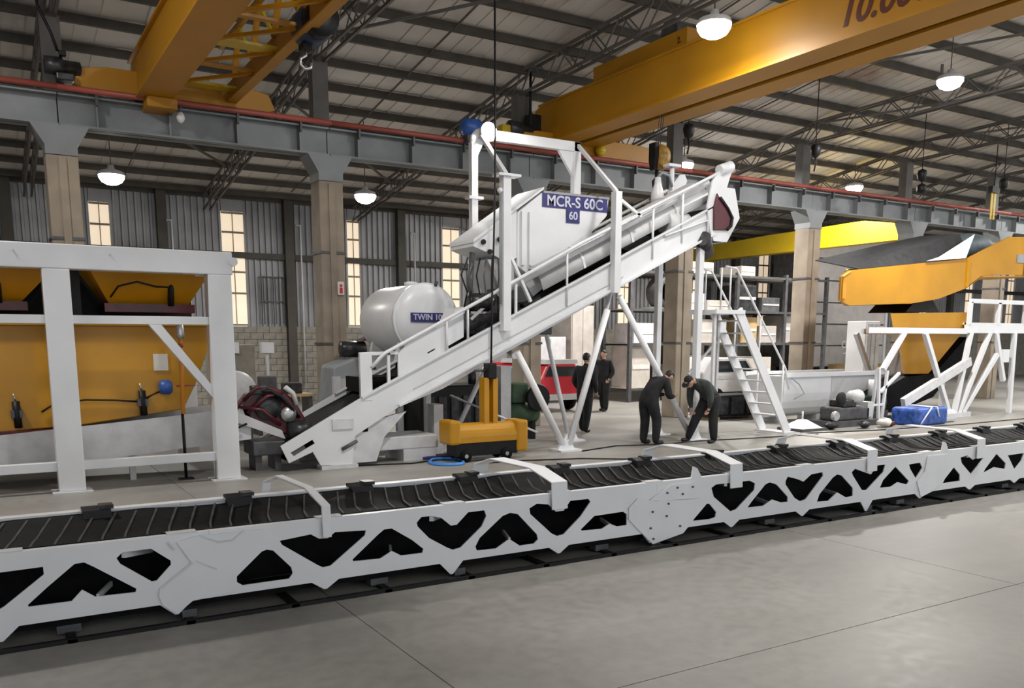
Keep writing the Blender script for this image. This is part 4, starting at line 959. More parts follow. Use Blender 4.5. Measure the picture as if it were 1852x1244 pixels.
gp = thing('green_pump', 'dark green pump set standing before the right end of the white trough', 'pump', (19.2,13.95,0))
MB().box(18.95,19.55,13.75,14.15,0.25,0.62).build('casing','green',gp,bev=0.05)
MB().tube((19.1,13.9,0.6),(19.1,13.9,1.02),0.09,14).build('filter','lgrey',gp)
MB().tube((19.4,13.9,0.6),(19.42,13.9,0.98),0.06,12).build('pipe','engine',gp)
MB().lathe([(0.03,-0.03),(0.16,-0.02),(0.16,0.02),(0.03,0.03)],(19.3,13.72,0.45),'Y',18).build('flywheel','engine',gp)
MB().box(18.9,19.6,13.75,14.15,0,0.25).build('base','dgrey',gp)
# small A-frame stand
ws = thing('work_stand', 'white narrow upright stand between the trough and yellow hopper', 'stand', (18.65,13.3,0))
for (a,c) in (((18.50,13.3,1.34),(18.60,13.3,0.0)),((18.82,13.3,1.27),(18.72,13.3,0.0)),((18.72,13.5,1.3),(18.72,13.6,0.0)),((18.6,13.3,0.75),(19.3,13.3,1.2))):
    MB().bar(a,c,0.06,0.06).build('leg','white',ws)
MB().bar((18.2,13.3,0.45),(18.75,13.3,0.45),0.04,0.05).build('crossbar','white',ws)

# ================================================================== RIGHT YELLOW HOPPER MACHINE
yr = thing('yellow_feeder', 'raised yellow feed hopper with dark tarpaulin at the right', 'hopper', (21,14,0))
Y0, Y1 = 13.5, 15.2
tub = [(17.18,3.45),(17.46,3.60),(22.05,4.08),(23.94,4.74),(26.2,4.85),(26.2,3.80),(23.2,3.72),(22.75,3.64),(22.16,3.35),(20.95,3.04),(19.83,2.90),(17.53,2.80),(17.17,2.90)]
MB().prism(tub,'XZ',Y0,Y0+0.05).build('side_wall','yellow',yr)
MB().prism([(max(a,19.5),c if a>19.5 else (3.82 if c>3.2 else 2.92)) for a,c in tub if a>17.3],'XZ',Y1-0.05,Y1).build('side_wall','yellow',yr)
MB().add([(17.2,Y0,2.88),(17.2,Y0,3.46),(17.5,Y0,3.6),(19.5,Y1,3.82),(19.5,Y1,2.92)],[(0,1,3,4),(1,2,3)]).build('end_wall','yellow',yr).modifiers.new('t','SOLIDIFY').thickness = 0.04
MB().add([(17.2,Y0,2.9),(19.83,Y0,2.92),(20.95,Y0,3.06),(22.16,Y0,3.37),(22.75,Y0,3.66),(26.2,Y0,3.82),(19.5,Y1,2.92),(19.9,Y1,2.92),(20.95,Y1,3.06),(22.16,Y1,3.37),(22.75,Y1,3.66),(26.2,Y1,3.82)],
         [(0,1,7,6),(1,2,8,7),(2,3,9,8),(3,4,10,9),(4,5,11,10)]).build('floor_plate','yellow',yr).modifiers.new('t','SOLIDIFY').thickness = 0.03
MB().box(22.10,22.18,Y0-0.04,Y0,3.36,4.08).build('seam_post','yellow',yr)
MB().prism([(24.35,4.30),(26.2,4.34),(26.2,4.1),(24.35,4.08)],'XZ',Y0-0.02,Y0).build('dark_opening','grey',yr)
MB().box(24.75,25.05,Y0-0.04,Y0-0.02,3.72,4.18).build('panel_plate','white',yr)
MB().box(17.22,17.34,Y0-0.03,Y0,2.95,3.3).build('end_slot','orange',yr)
MB().add([(17.9,Y0+0.1,3.66),(20.0,Y0+0.3,4.25),(22.3,Y0+0.4,4.75),(22.2,Y0+0.05,4.10),(19.5,Y0+0.05,3.82),(18.3,Y1,4.0),(20.5,Y1,4.45),(22.6,Y1,4.85),(22.4,Y0+0.4,4.2)],
         [(0,4,1),(1,4,3,2),(0,1,6,5),(1,2,7,6)]).build('black_cover','cloth_black',yr).modifiers.new('t','SOLIDIFY').thickness = 0.02
MB().add([(20.3,Y0-0.02,3.93),(21.95,Y0-0.02,4.08),(22.45,Y0+0.1,4.72),(20.9,Y0+0.05,4.06)],[(0,1,2,3)]).build('folded_flap','paper',yr).modifiers.new('t','SOLIDIFY').thickness = 0.02
b = MB(); b.ball((23.35,14.3,4.45),1.0,(0.95,0.55,0.42),18,10); b.build('blue_grey_tarpaulin','slate',yr)
# lower funnel
MB().add([(19.05,Y0-0.02,2.64),(22.4,Y0-0.02,2.72),(23.0,Y1,2.72),(21.5,Y1,2.64),(19.3,Y0+0.02,2.18),(22.4,Y0+0.02,2.2),(23.0,Y1-0.05,2.2),(21.6,Y1-0.05,2.18)],
         [(0,1,5,4),(1,2,6,5),(2,3,7,6),(3,0,4,7),(4,5,6,7),(0,3,2,1)]).build('funnel_collar','yellow',yr)
MB().add([(19.6,Y0+0.1,2.18),(22.3,Y0+0.1,2.2),(22.9,Y1-0.1,2.2),(21.7,Y1-0.1,2.18),(20.4,Y0+0.4,1.14),(21.4,Y0+0.4,1.12),(21.8,Y1-0.8,1.12),(21.0,Y1-0.8,1.14)],
         [(0,1,5,4),(1,2,6,5),(2,3,7,6),(3,0,4,7),(4,5,6,7),(0,3,2,1)]).build('funnel','yellow',yr)
MB().prism([(20.1,2.70),(21.5,2.72),(21.2,3.02),(20.5,3.0)],'XZ',Y0+0.3,Y1-0.3).build('rubber_boot','black',yr)
MB().prism([(19.0,0.12),(19.1,0.62),(20.3,1.05),(21.6,1.12),(22.9,2.08),(23.2,2.08),(23.2,1.8),(21.6,0.5),(20.2,0.2)],'XZ',Y0+0.35,Y1-0.35).build('belt_chute','rubber',yr)
pf = thing('platform_frame', 'white tubular platform and legs carrying the yellow feed hopper', 'platform', (22,13.5,0))
PY0, PY1 = 13.35, 15.35
for yy in (PY0, PY1):
    MB().box(18.1 if yy < 14 else 20.6,22.1,yy,yy+0.08,2.16,2.30).build('deck_beam','white',pf)
    MB().box(22.1,25.6,yy-0.02,yy+0.1,2.18,2.45).build('deck_beam','white',pf)
    for (a,c) in (((22.25,2.2),(21.78,0.05)),((20.28,2.18),(21.6,0.05)),((19.45,2.18),(18.72,1.3)),((24.30,2.2),(24.37,0.0)),((23.12,2.2),(21.95,0.05)),((23.55,1.62),(22.15,0.1)),((23.4,2.2),(23.95,0.9))):
        (a[0] > 20 or yy < 14) and MB().bar((a[0],yy,a[1]),(c[0],yy,c[1]),0.11,0.11).build('leg','white',pf)
for (a,c) in ((22.15,24.9),):
    MB().box(a,c+0.7,PY0-0.03,PY0+0.05,2.95,3.06).build('guard_rail','white',pf)
    for xx in (22.15,23.45,24.75): MB().box(xx-0.06,xx+0.06,PY0-0.03,PY0+0.05,2.4,2.98).build('guard_post','white',pf)
MB().box(22.1,25.6,PY0,PY1,2.40,2.45).build('deck','white2',pf)
MB().box(23.75,24.05,PY0-0.06,PY0+0.02,1.4,1.75).build('joint_plate','white',pf)
MB().box(21.2,22.4,PY0-0.1,PY0+0.2,0,0.12).build('sole_plate','white2',pf)
MB().bar((19.6,PY0,0.45),(22.3,PY0,1.45),0.12,0.22).build('chute_side','white2',pf)

# ================================================================== BACKGROUND THINGS
rv = thing('red_car', 'red pickup seen between the conveyor legs', 'vehicle', (14,20.6,0))
MB().prism([(13.15,0.35),(14.6,0.35),(14.6,0.95),(14.5,1.0),(14.35,1.34),(13.4,1.34),(13.22,1.0),(13.15,0.9)],'XZ',20.0,23.4).build('body','red',rv,bev=0.06)
MB().prism([(13.30,1.00),(14.42,1.00),(14.30,1.27),(13.45,1.27)],'XZ',19.97,20.0).build('window','glass',rv)
MB().prism([(13.30,1.34),(14.42,1.34),(14.38,1.46),(13.36,1.46)],'XZ',20.0,22.4).build('roof','lgrey',rv)
MB().box(13.1,14.65,19.95,20.1,0.34,0.50).build('bumper','lgrey',rv)
for xx in (13.25,14.5): MB().lathe([(0.1,-0.1),(0.3,-0.08),(0.32,0),(0.3,0.1)],(xx,20.6,0.32),'X',18).build('wheel','rubber',rv)
tl = thing('teal_machine', 'teal grey machine hood behind the conveyor leg', 'machine', (11.2,18.9,0))
MB().prism([(10.7,0.75),(12.0,0.75),(11.85,1.1),(11.5,1.35),(11.0,1.3)],'XZ',18.4,19.3).build('hood','teal',tl,bev=0.05)
MB().box(10.5,12.1,18.35,19.4,0.66,0.75).build('bench','lgrey',tl)
for xx in (10.6,12.0): MB().box(xx-0.05,xx+0.05,18.4,18.5,0,0.66).box(xx-0.05,xx+0.05,19.2,19.3,0,0.66).build('bench_leg','lgrey',tl)
wv = thing('white_truck', 'white truck chassis with dark windows behind the stairs', 'vehicle', (18.3,17.9,0))
MB().prism([(17.0,0.55),(19.6,0.55),(19.6,1.05),(19.0,1.12),(18.7,1.5),(17.3,1.5),(17.0,1.1)],'XZ',17.7,19.4).build('cab','white2',wv,bev=0.05)
MB().prism([(17.35,1.12),(18.85,1.12),(18.6,1.42),(17.5,1.42)],'XZ',17.67,17.7).build('window','glass',wv)
MB().box(17.5,19.2,17.68,17.72,0.92,1.02).build('stripe','lgrey',wv)
MB().box(17.2,19.9,17.8,19.3,0.25,0.55).build('chassis','black',wv)
for xx in (17.5,19.3): MB().lathe([(0.1,-0.1),(0.33,-0.08),(0.35,0),(0.33,0.1)],(xx,17.75,0.35),'Y',18).build('wheel','rubber',wv)
bq = thing('black_crate', 'black crate on the floor beside the stairs', 'crate', (16.4,16,0))
MB().box(15.6,17.2,15.85,16.6,0.08,0.62).build('box','black',bq,bev=0.02)
for q in range(3): MB().box(15.66+q*0.55,16.1+q*0.55,15.82,15.85,0.14,0.56).build('panel','engine',bq)
MB().box(15.7,15.9,15.9,16.5,0,0.08).box(16.9,17.1,15.9,16.5,0,0.08).build('runner','wood',bq)
# storage rack
rk = thing('storage_rack', 'tall steel storage rack against the back beside the pale column', 'rack', (20,22.5,0))
for xx in (17.9,20.2,22.6,25.0,27.2):
    for yy in (22.0,23.4): MB().box(xx-0.06,xx+0.06,yy-0.06,yy+0.06,0,4.3).build('upright','dgrey',rk)
for zz in (0.45,1.9,3.0,4.2):
    for yy in (21.95,23.4): MB().box(17.9,27.2,yy,yy+0.06,zz-0.08,zz).build('beam','dgrey',rk)
    MB().box(17.9,27.2,22.0,23.4,zz-0.02,zz).build('shelf','carton',rk)
items = [(18.1,18.9,0.45,1.8,'carton','stack of pale boards on the rack bottom shelf'),(19.0,20.0,0.45,1.2,'engine','dark gearbox on the rack bottom shelf'),(18.2,19.2,1.9,2.55,'white2','white cabinet on the rack beside the fan'),
 (20.5,21.3,3.0,3.55,'white2','white carton on the rack upper shelf'),(21.4,22.4,3.0,3.35,'carton','flat carton on the rack upper shelf'),(21.0,22.3,1.9,2.7,'carton','pale carton on the rack middle shelf'),
 (23.0,23.8,1.9,2.8,'wood','brown crate on the rack middle shelf'),(24.0,24.8,1.9,2.5,'trailer','taupe box on the rack middle shelf'),(22.8,23.7,3.0,3.9,'engine','dark drum on the rack upper shelf'),(25.2,26.4,1.9,2.9,'trailer','large taupe box at the rack end'),
 (24.0,24.9,3.0,3.5,'dgrey','grey casing on the rack upper shelf'),(20.5,22.0,0.45,1.5,'trailer','taupe bin on the rack bottom shelf'),(22.8,24.6,0.45,1.4,'carton','wide pale carton on the rack bottom shelf'),(20.4,21.6,4.2,4.6,'paper','long white parcel on top of the rack'),(22.9,23.6,4.2,4.55,'carton','cream carton on top of the rack')]
for (a,c,z0,z1,m__,lbl) in items:
    o = MB().box(a,c,22.15,23.2,z0,z1).build('storage_box',m__,bev=0.02); tag(o,lbl,'box',)
    MB().box(a+0.05,c-0.05,22.13,22.15,z0+(z1-z0)*0.45,z0+(z1-z0)*0.55).build('tape','paper' if m__!='paper' else 'carton',o)
fn = thing('round_blower', 'large round blower casing with dark mouth on the rack', 'blower', (18.9,22.2,3.0))
MB().lathe([(0.36,0),(0.50,0.0),(0.52,0.1),(0.52,0.6),(0.2,0.7)],(19.45,21.9,3.55),'Y',28).build('casing','dgrey',fn)
MB().lathe([(0.37,-0.03),(0.02,-0.03)],(19.45,21.9,3.55),'Y',28).build('mouth','black',fn)
MB().box(19.0,19.95,22.0,22.7,3.0,3.08).build('base','steel',fn)
# pale cabinets near the standing people
for i,(a,c,y0,y1,z1,m__,lbl) in enumerate(((14.9,16.1,23,23.8,2.1,'white2','white tool cabinet behind the standing worker'),(16.3,17.2,23,23.9,3.1,'carton','tall pale cabinet behind the conveyor legs'),(13.4,14.5,24,24.8,2.6,'corrug','grey steel locker behind the red pickup'),(11.2,12.4,24.5,25.4,2.2,'carton','beige cupboard beside the wall'),(4.3,5.2,19.4,20.2,1.9,'block','grey cabinet behind the left frame corner'))):
    t = thing('cabinet',lbl,'cabinet',(a,y0,0))
    MB().box(a,c,y0,y1,0.08,z1).build('body',m__,t,bev=0.015)
    MB().box(a+0.04,(a+c)/2-0.01,y0-0.02,y0,0.14,z1-0.06).build('door',m__,t)
    MB().box((a+c)/2+0.01,c-0.04,y0-0.02,y0,0.14,z1-0.06).build('door',m__,t)
    MB().box(a+0.05,c-0.05,y0+0.05,y1-0.05,0,0.08).build('plinth','dgrey',t)
# windows-like white notice panels left of centre
for (a,c,lbl) in ((4.58,4.83,'small white notice panel on the cabinet, left one'),(5.33,5.60,'small white notice panel right of the grey cabinet')):
    o = MB().box(a,c,19.3,19.36,1.72,1.93).build('notice_panel','white'); tag(o,lbl,'panel'); MB().box(a-0.02,c+0.02,19.36,19.40,1.70,1.95).build('backing','lgrey',o)
    MB().box((a+c)/2-0.03,(a+c)/2+0.03,19.37,19.42,0,1.72).build('stand','lgrey',o)
t = thing('white_drum', 'white dished drum end standing behind the left frame post', 'drum', (4.25,17,0))
MB().lathe([(0.02,-0.10),(0.30,-0.08),(0.42,0),(0.42,0.4),(0.3,0.5)],(4.15,17.0,1.0),'Y',28).build('shell','white2',t)
MB().box(3.85,4.45,17.0,17.4,0,0.62).build('cradle','dgrey',t)
t = thing('grey_mixer_body', 'grey mixer casing behind the tail of the inclined conveyor', 'machine', (6.3,16.6,0))
MB().prism([(5.75,0.6),(7.0,0.6),(7.0,1.62),(6.3,1.66),(5.85,1.5)],'XZ',16.2,17.2-0.25).build('casing','grey',t,bev=0.05)
MB().box(5.95,6.9,16.15,16.2,1.05,1.25).build('panel','lgrey',t)
MB().box(5.8,5.95,16.1,16.2,0.7,1.3).build('side_flange','lgrey',t)
MB().lathe([(0.05,0),(0.16,0.02),(0.16,0.5),(0.08,0.55)],(6.1,16.5,1.82),'X',14).build('motor','engine',t)
MB().box(6.0,6.8,16.3,16.8,0,0.6).build('stand','dgrey',t)
MB().prism([(6.45,1.98),(6.95,2.0),(6.75,2.12)],'XZ',16.3,16.6).build('red_cap','maroon',t)
t = thing('cluttered_bench', 'work bench with dark parts beside the concrete column', 'bench', (5.3,18.5,0))
MB().box(4.9,6.1,18.2,18.8,0.80,0.86).build('top','wood',t)
for xx in (4.95,6.05): MB().box(xx-0.04,xx+0.04,18.25,18.75,0,0.8).build('leg','dgrey',t)
MB().box(5.0,5.35,18.3,18.6,0.86,1.25).build('vice','dgrey',t,bev=0.03)
MB().box(5.5,5.9,18.3,18.6,0.86,1.1).build('toolbox','engine',t,bev=0.03)
for (x0,y0,r_,lbl) in ((4.75,15.6,0.34,'black tyre lying behind the maroon gear drive'),(5.55,15.9,0.30,'black tyre leaning beside the grey mixer casing')):
    o = MB().lathe([(0.16,-0.1),(r_-0.03,-0.11),(r_,-0.05),(r_,0.05),(r_-0.03,0.11),(0.16,0.1)],(x0,y0,r_),'Y',22).build('tyre','rubber'); tag(o,lbl,'tyre')
# taupe trailer
tv = thing('trailer_box', 'taupe panelled trailer box with a pale logo behind the right columns', 'trailer', (31,24.4,0))
for q in range(6):
    z0 = 0.9+q*0.87
    MB().box(29.0,33.6,24.0,24.06,z0+0.03,z0+0.84).build('panel','trailer',tv)
MB().box(29.0,33.6,24.06,26.2,0.88,6.1).build('box','dgrey',tv)
for xx in (28.98,33.6): MB().box(xx-0.06,xx+0.06,23.96,24.1,0.85,6.15).build('corner_post','lgrey',tv)
text_mesh('lettering','OVD',0.42,'white',tv,(31.25,23.99,1.80),(R(90),0,0))
MB().box(30.9,31.65,23.98,24.0,1.42,1.48).build('logo_bar','white',tv)
MB().box(29.2,33.4,24.2,26.0,0.6,0.88).build('chassis','black',tv)
for xx in (30,32.6): MB().lathe([(0.15,-0.12),(0.42,-0.1),(0.45,0),(0.42,0.12)],(xx,24.3,0.45),'Y',18).build('wheel','rubber',tv)
o = MB().box(29.4,31.6,22.6,23.5,0.0,1.05).build('plywood_stack','wood',bev=0.02); tag(o,'low stack of tan boards in front of the taupe trailer','boards')
for q in range(4): MB().box(29.38,31.62,22.58,22.60,0.12+q*0.25,0.2+q*0.25).build('board_edge','lemon',o)
# tall white block with front strips behind the yellow funnel
o = MB().box(24.1,24.8,17.9,18.6,0.0,2.6).build('white_block','white',bev=0.02); tag(o,'tall white block behind the yellow funnel','panels')
for q in range(3): MB().box(24.14+q*0.22,24.32+q*0.22,17.86,17.9,0.1,2.5).build('front_strip','white2',o)

# ================================================================== CABLES AND HOSES ON THE FLOOR
def ring_path(cx, cy, rx, ry, turns, z0=0.015):
    pts=[]
    for i in range(int(turns*18)):
        a = 2*math.pi*i/18; f = 1-0.03*i/18
        pts.append((cx+rx*f*math.cos(a)+0.02*math.sin(3*a), cy+ry*f*math.sin(a), z0+0.008*(i//18)))
    return pts
bh = MB().path(ring_path(6.42,12.55,0.30,0.36,3.5),0.018,6).build('blue_hose','hose'); tag(bh,'coil of bright blue hose on the floor by the yellow trolley','hose')
for (pts,lbl) in (([(6.2,11.2,0.012),(6.55,11.7,0.012),(7.0,12.15,0.012),(7.6,12.1,0.012),(8.6,11.8,0.012),(9.4,11.2,0.012),(9.3,10.4,0.012)],'thin dark cable on the floor in front of the yellow trolley'),
                  ([(9.2,12.6,0.012),(10.2,12.9,0.012),(11.2,12.62,0.012),(12.2,12.7,0.012),(13.4,12.5,0.012),(15.2,12.3,0.012)],'dark cable running on the floor past the two bending workers'),
                  ([(4.9,13.0,0.012),(5.9,12.75,0.012),(7.0,13.1,0.012),(8.2,13.3,0.012)],'dark cable on the floor beneath the inclined conveyor'),
                  ([(15.0,12.6,0.012),(17,12.2,0.012),(20,12.0,0.012),(25,12.1,0.012)],'long thin cable on the floor past the blue tarpaulin')):
    c = MB().path(pts,0.012,6).build('floor_cable','black'); tag(c,lbl,'cable')
o = MB().box(6.25,7.0,13.05,13.35,0.0,0.05).build('oil_tray','navy',bev=0.01); tag(o,'dark flat tray on the floor behind the yellow trolley','tray')
MB().box(6.3,6.95,13.1,13.3,0.05,0.055).build('tray_liner','black',o)

# ================================================================== PEOPLE
def skin_mesh(verts, edges, radii, root=0, sub=2):
    me = bpy.data.meshes.new('tmp'); me.from_pydata(verts, edges, [])
    ob = bpy.data.objects.new('tmp', me); COL.objects.link(ob)
    md = ob.modifiers.new('skin','SKIN'); md.use_smooth_shade = True
    for i, r_ in enumerate(radii):
        me.skin_vertices[0].data[i].radius = r_ if isinstance(r_, tuple) else (r_, r_)
        me.skin_vertices[0].data[i].use_root = (i == root)
    s2 = ob.modifiers.new('sub','SUBSURF'); s2.levels = sub; s2.render_levels = sub
    dg = bpy.context.evaluated_depsgraph_get()
    out = bpy.data.meshes.new_from_object(ob.evaluated_get(dg))
    bpy.data.objects.remove(ob); return out

def person(label, loc, face, J, jacket='cloth_black', trousers='cloth_black', cap=False, stripe=False):
    """J: joints in local metres, x = forward, y = left, z = up"""
    t = thing('person', label, 'person', loc); t.rotation_euler = (0,0,face)
    V=[];E=[];RD=[];idx={}
    def v(n, p, r_): idx[n]=len(V); V.append(Vector(p)); RD.append(r_); return idx[n]
    def e(a,b_): E.append((idx[a],idx[b_]))
    def chain(ns):
        for a,b_ in zip(ns,ns[1:]): e(a,b_)
    pel=Vector(J['pelvis']); che=Vector(J['chest']); nek=Vector(J['neck']); hd=Vector(J['head'])
    v('pel',pel,(0.185,0.155)); v('waist',(pel*0.5+che*0.5),(0.185,0.155)); v('che',che,(0.20,0.165)); v('nb',che*0.3+nek*0.7,(0.10,0.09)); v('nk',nek,0.055); v('nk2',nek*0.35+hd*0.65,0.05)
    chain(['pel','waist','che','nb','nk','nk2'])
    for s_,sg in (('l',1),('r',-1)):
        hip=Vector(J['hip_'+s_]); kn=Vector(J['knee_'+s_]); an=Vector(J['ankle_'+s_]); fd=Vector(J.get('toe_'+s_, an+Vector((0.17,0,-0.06))))
        v('hip'+s_,hip,0.13); v('th'+s_,hip*0.5+kn*0.5,0.118); v('kn'+s_,kn,0.098); v('cf'+s_,kn*0.6+an*0.4,0.092); v('an'+s_,an,0.075); v('hl'+s_,an+Vector((0.0,0,-0.045)),0.045); v('toe'+s_,fd,0.042)
        e('pel','hip'+s_); chain(['hip'+s_,'th'+s_,'kn'+s_,'cf'+s_,'an'+s_,'hl'+s_,'toe'+s_])
        sh=Vector(J['sho_'+s_]); el=Vector(J['elb_'+s_]); wr=Vector(J['wri_'+s_]); ha=Vector(J['han_'+s_])
        v('sh'+s_,sh,0.095); v('ua'+s_,sh*0.5+el*0.5,0.082); v('el'+s_,el,0.068); v('fa'+s_,el*0.5+wr*0.5,0.06); v('wr'+s_,wr,0.03); v('pm'+s_,wr*0.4+ha*0.6,(0.04,0.022))
        e('che','sh'+s_); chain(['sh'+s_,'ua'+s_,'el'+s_,'fa'+s_,'wr'+s_,'pm'+s_])
    me = skin_mesh(V,E,RD)
    bm = bmesh.new(); bm.from_mesh(me)
    # head: shaped sphere with jaw, nose, ears, brow
    hdir = (hd-nek).normalized(); hf = Vector(J['look']).normalized()
    up = (hdir - hf*hdir.dot(hf)).normalized(); lf = up.cross(hf).normalized()
    hc = hd
    k0 = len(bm.verts)
    bmesh.ops.create_uvsphere(bm, u_segments=24, v_segments=16, radius=1.0)
    bm.verts.ensure_lookup_table()
    for vv in bm.verts[k0:]:
        a,b_,c = vv.co
        f = a*0.095; l = b_*0.074; u_ = c*0.118
        if c < 0: f *= 1-0.10*(-c); l *= 1-0.30*(-c); f += 0.012*(-c)
        if a > 0.5 and abs(b_) < 0.5 and c < -0.2: f += 0.008
        if a > 0.8 and abs(b_) < 0.22 and -0.35 < c < 0.12: f += 0.024*(1-abs(b_)/0.22)
        if a > 0.6 and 0.2 < abs(b_) < 0.6 and 0.0 < c < 0.25: f -= 0.008
        if abs(b_) > 0.9 and abs(c+0.05) < 0.32 and abs(a) < 0.35: l += 0.016*(1 if b_ > 0 else -1)
        vv.co = hc + hf*f + lf*l + up*u_
    # fingers
    for s_,sg in (('l',1),('r',-1)):
        wr=Vector(J['wri_'+s_]); ha=Vector(J['han_'+s_]); d=(ha-wr).normalized()
        side=Vector((0,1,0)); side=(side-d*side.dot(d)).normalized(); nrm=d.cross(side).normalized()
        for q,(off,ln) in enumerate(((-0.028,0.062),(-0.010,0.072),(0.010,0.074),(0.028,0.066))):
            p0=ha*0.75+wr*0.25+side*off; p1=p0+d*ln*0.55+nrm*0.012; p2=p1+d*ln*0.4+nrm*0.03
            fm=MB().path([p0,p1,p2],0.009,6,0.007)
            vb=[bm.verts.new(p) for p in fm.v]
            for f_ in fm.f: bm.faces.new([vb[i] for i in f_])
        p0=wr*0.55+ha*0.45-side*0.03*sg; p1=p0+d*0.03-side*0.028*sg; p2=p1+d*0.03+nrm*0.01
        fm=MB().path([p0,p1,p2],0.011,6,0.008)
        vb=[bm.verts.new(p) for p in fm.v]
        for f_ in fm.f: bm.faces.new([vb[i] for i in f_])
    body = bpy.data.meshes.new('body'); 
    # materials: 0 jacket 1 trousers 2 skin 3 boots
    for f_ in bm.faces:
        f_.smooth = True
        c = f_.calc_center_median(); best=None
        segs=[('pel','waist',0),('waist','che',0),('che','nb',0),('nk','nk2',2)]
        for s_ in 'lr': segs+=[('hip'+s_,'kn'+s_,1),('kn'+s_,'an'+s_,1),('hl'+s_,'toe'+s_,3),('sh'+s_,'el'+s_,0),('el'+s_,'wr'+s_,0),('wr'+s_,'pm'+s_,2)]
        for a,b_,mi in segs:
            A=V[idx[a]];B=V[idx[b_]];ab=B-A;tt=max(0,min(1,(c-A).dot(ab)/max(1e-9,ab.length_squared)));d_=(c-(A+ab*tt)).length
            if (a[:2]=='pe' ): d_-=0.10
            elif a in('waist','che'): d_-=0.10
            elif a[:2]=='hi': d_-=0.08
            elif a[:2]=='hl': d_-=0.02
            elif a[:2]=='kn': d_-=0.05
            elif a[:2] in('sh','el'): d_-=0.05
            if best is None or d_<best[0]: best=(d_,mi)
        f_.material_index=best[1]
        if (c-hc).length<0.14 and (c-hc).dot(up)>-0.118: f_.material_index=2
        for s_ in 'lr':
            if (c-Vector(J['han_'+s_])).length<0.10: f_.material_index=2
    bm.to_mesh(body); bm.free()
    for mm in (jacket,trousers,'skin','boots'): body.materials.append(M[mm])
    bo = bpy.data.objects.new('body',body); COL.objects.link(bo); bo.parent=t
    def loc_ball(name,pos,r_,m__,fr=None):
        o=MB(); o.ball((0,0,0),1.0,(1,1,1),16,10)
        o.v=[tuple(pos+hf*p[0]*r_[0]+lf*p[1]*r_[1]+up*p[2]*r_[2]) for p in o.v if True]
        me2=bpy.data.meshes.new(name); me2.from_pydata(o.v,[],o.f); me2.materials.append(M[m__])
        for p in me2.polygons: p.use_smooth=True
        ob=bpy.data.objects.new(name,me2); COL.objects.link(ob); ob.parent=t; return ob
    # hair shell: upper back of the skull
    loc_ball('cap' if cap else 'hair', hc-hf*0.018+up*0.030, (0.098,0.084,0.102), 'cloth_black' if cap else 'hair')
    if cap:
        o=MB(); pts=[]
        n_=9
        for q in range(n_):
            a=-1.1+2.2*q/(n_-1); pts.append(hc+up*0.055+hf*(0.085+0.075*math.cos(a))+lf*0.085*math.sin(a)/0.9)
        base=[hc+up*0.06+hf*0.05+lf*0.08, hc+up*0.06+hf*0.05-lf*0.08]
        loop=pts+[base[0],base[1]] if False else [base[1]]+pts+[base[0]]
        vs_=[p for p in loop]+[p-up*0.012 for p in loop]; n2=len(loop)
        me2=bpy.data.meshes.new('cap_peak'); me2.from_pydata(vs_,[],[tuple(range(n2)),tuple(reversed(range(n2,2*n2)))]+[(i,(i+1)%n2,n2+(i+1)%n2,n2+i) for i in range(n2)]); me2.materials.append(M['cloth_black'])
        ob=bpy.data.objects.new('cap_peak',me2); COL.objects.link(ob); ob.parent=t
    for sg in (1,-1): loc_ball('eye', hc+hf*0.086+lf*0.030*sg+up*0.008,(0.010,0.013,0.009),'eye')
    loc_ball('mouth', hc+hf*0.089-up*0.058,(0.006,0.022,0.006),'maroon')
    return t, V, idx

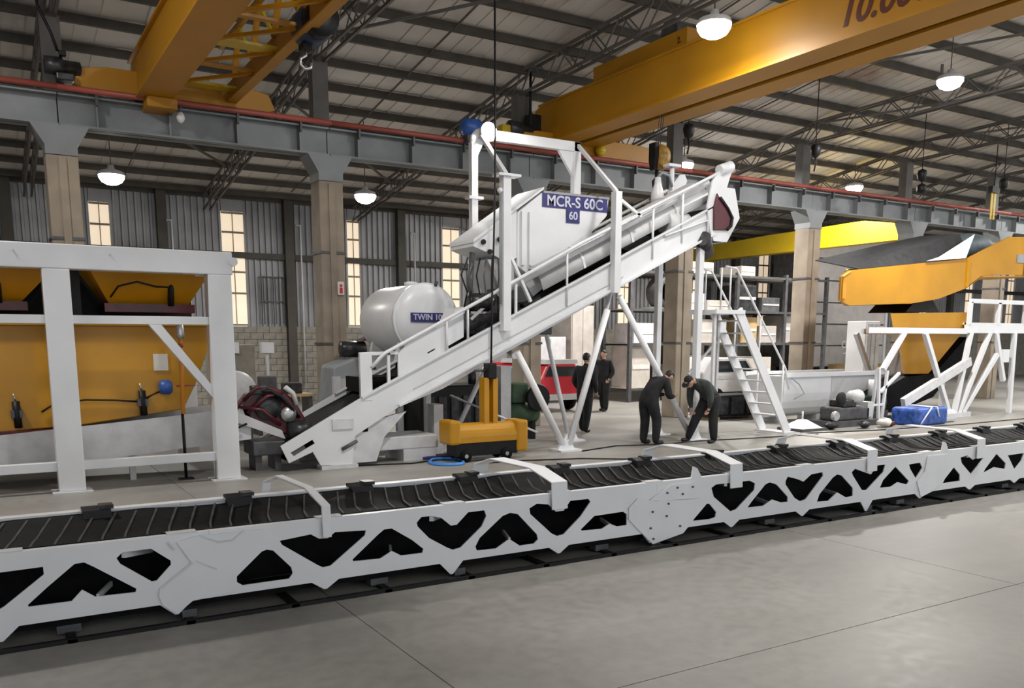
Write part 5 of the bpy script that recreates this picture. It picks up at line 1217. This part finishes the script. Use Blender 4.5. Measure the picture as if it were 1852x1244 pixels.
# worker left: bent forward, looking down at hands; faces +X
JL = dict(pelvis=(-0.08,0,0.90), chest=(0.16,0,1.17), neck=(0.34,0,1.28), head=(0.46,0,1.29), look=(0.55,0,-0.80),
  hip_l=(-0.08,0.10,0.86), hip_r=(-0.06,-0.10,0.86), knee_l=(-0.02,0.11,0.47), knee_r=(0.08,-0.12,0.48), ankle_l=(-0.06,0.11,0.085), ankle_r=(0.04,-0.14,0.085),
  toe_l=(0.12,0.12,0.04), toe_r=(0.22,-0.16,0.04),
  sho_l=(0.22,0.20,1.20), sho_r=(0.22,-0.20,1.20), elb_l=(0.26,0.26,0.94), elb_r=(0.24,-0.27,0.93), wri_l=(0.48,0.16,0.94), wri_r=(0.47,-0.15,0.92), han_l=(0.56,0.11,0.95), han_r=(0.55,-0.10,0.92))
person('worker in black bending forward on the left of the conveyor leg', (11.0,12.86,0), R(0), JL)
# worker right: bent over further, wide stance, faces -X
JR = dict(pelvis=(-0.10,0,0.90), chest=(0.22,0,1.14), neck=(0.42,0,1.22), head=(0.54,0,1.20), look=(0.55,0,-0.80),
  hip_l=(-0.10,0.10,0.86), hip_r=(-0.08,-0.10,0.86), knee_l=(0.02,0.16,0.48), knee_r=(0.14,-0.16,0.50), ankle_l=(0.02,0.20,0.085), ankle_r=(0.26,-0.26,0.085),
  toe_l=(0.20,0.22,0.04), toe_r=(0.42,-0.30,0.04),
  sho_l=(0.28,0.20,1.15), sho_r=(0.28,-0.20,1.15), elb_l=(0.20,0.26,0.90), elb_r=(0.26,-0.25,0.88), wri_l=(0.18,0.20,0.68), wri_r=(0.28,-0.18,0.66), han_l=(0.20,0.18,0.60), han_r=(0.30,-0.15,0.58))
person('worker in dark grey jacket and black cap bending over on the right', (12.22,12.55,0), R(182), JR, jacket='cloth_grey', cap=True)
JS = dict(pelvis=(0,0,0.93), chest=(0.02,0,1.28), neck=(0.03,0,1.47), head=(0.05,0,1.60), look=(1,0,-0.25),
  hip_l=(0,0.09,0.88), hip_r=(0,-0.09,0.88), knee_l=(0.05,0.10,0.48), knee_r=(-0.04,-0.10,0.48), ankle_l=(0.06,0.10,0.085), ankle_r=(-0.12,-0.10,0.085),
  toe_l=(0.23,0.11,0.04), toe_r=(0.05,-0.11,0.04),
  sho_l=(0.02,0.20,1.38), sho_r=(0.02,-0.20,1.38), elb_l=(-0.04,0.27,1.10), elb_r=(-0.04,-0.27,1.10), wri_l=(0.12,0.24,0.92), wri_r=(0.06,-0.26,0.88), han_l=(0.17,0.22,0.85), han_r=(0.10,-0.25,0.80))
person('worker in black standing behind the crossing conveyor legs', (11.26,15.34,0), R(20), JS)
person('distant worker in black standing beside the white cabinet', (15.05,19.6,0), R(200), JS)
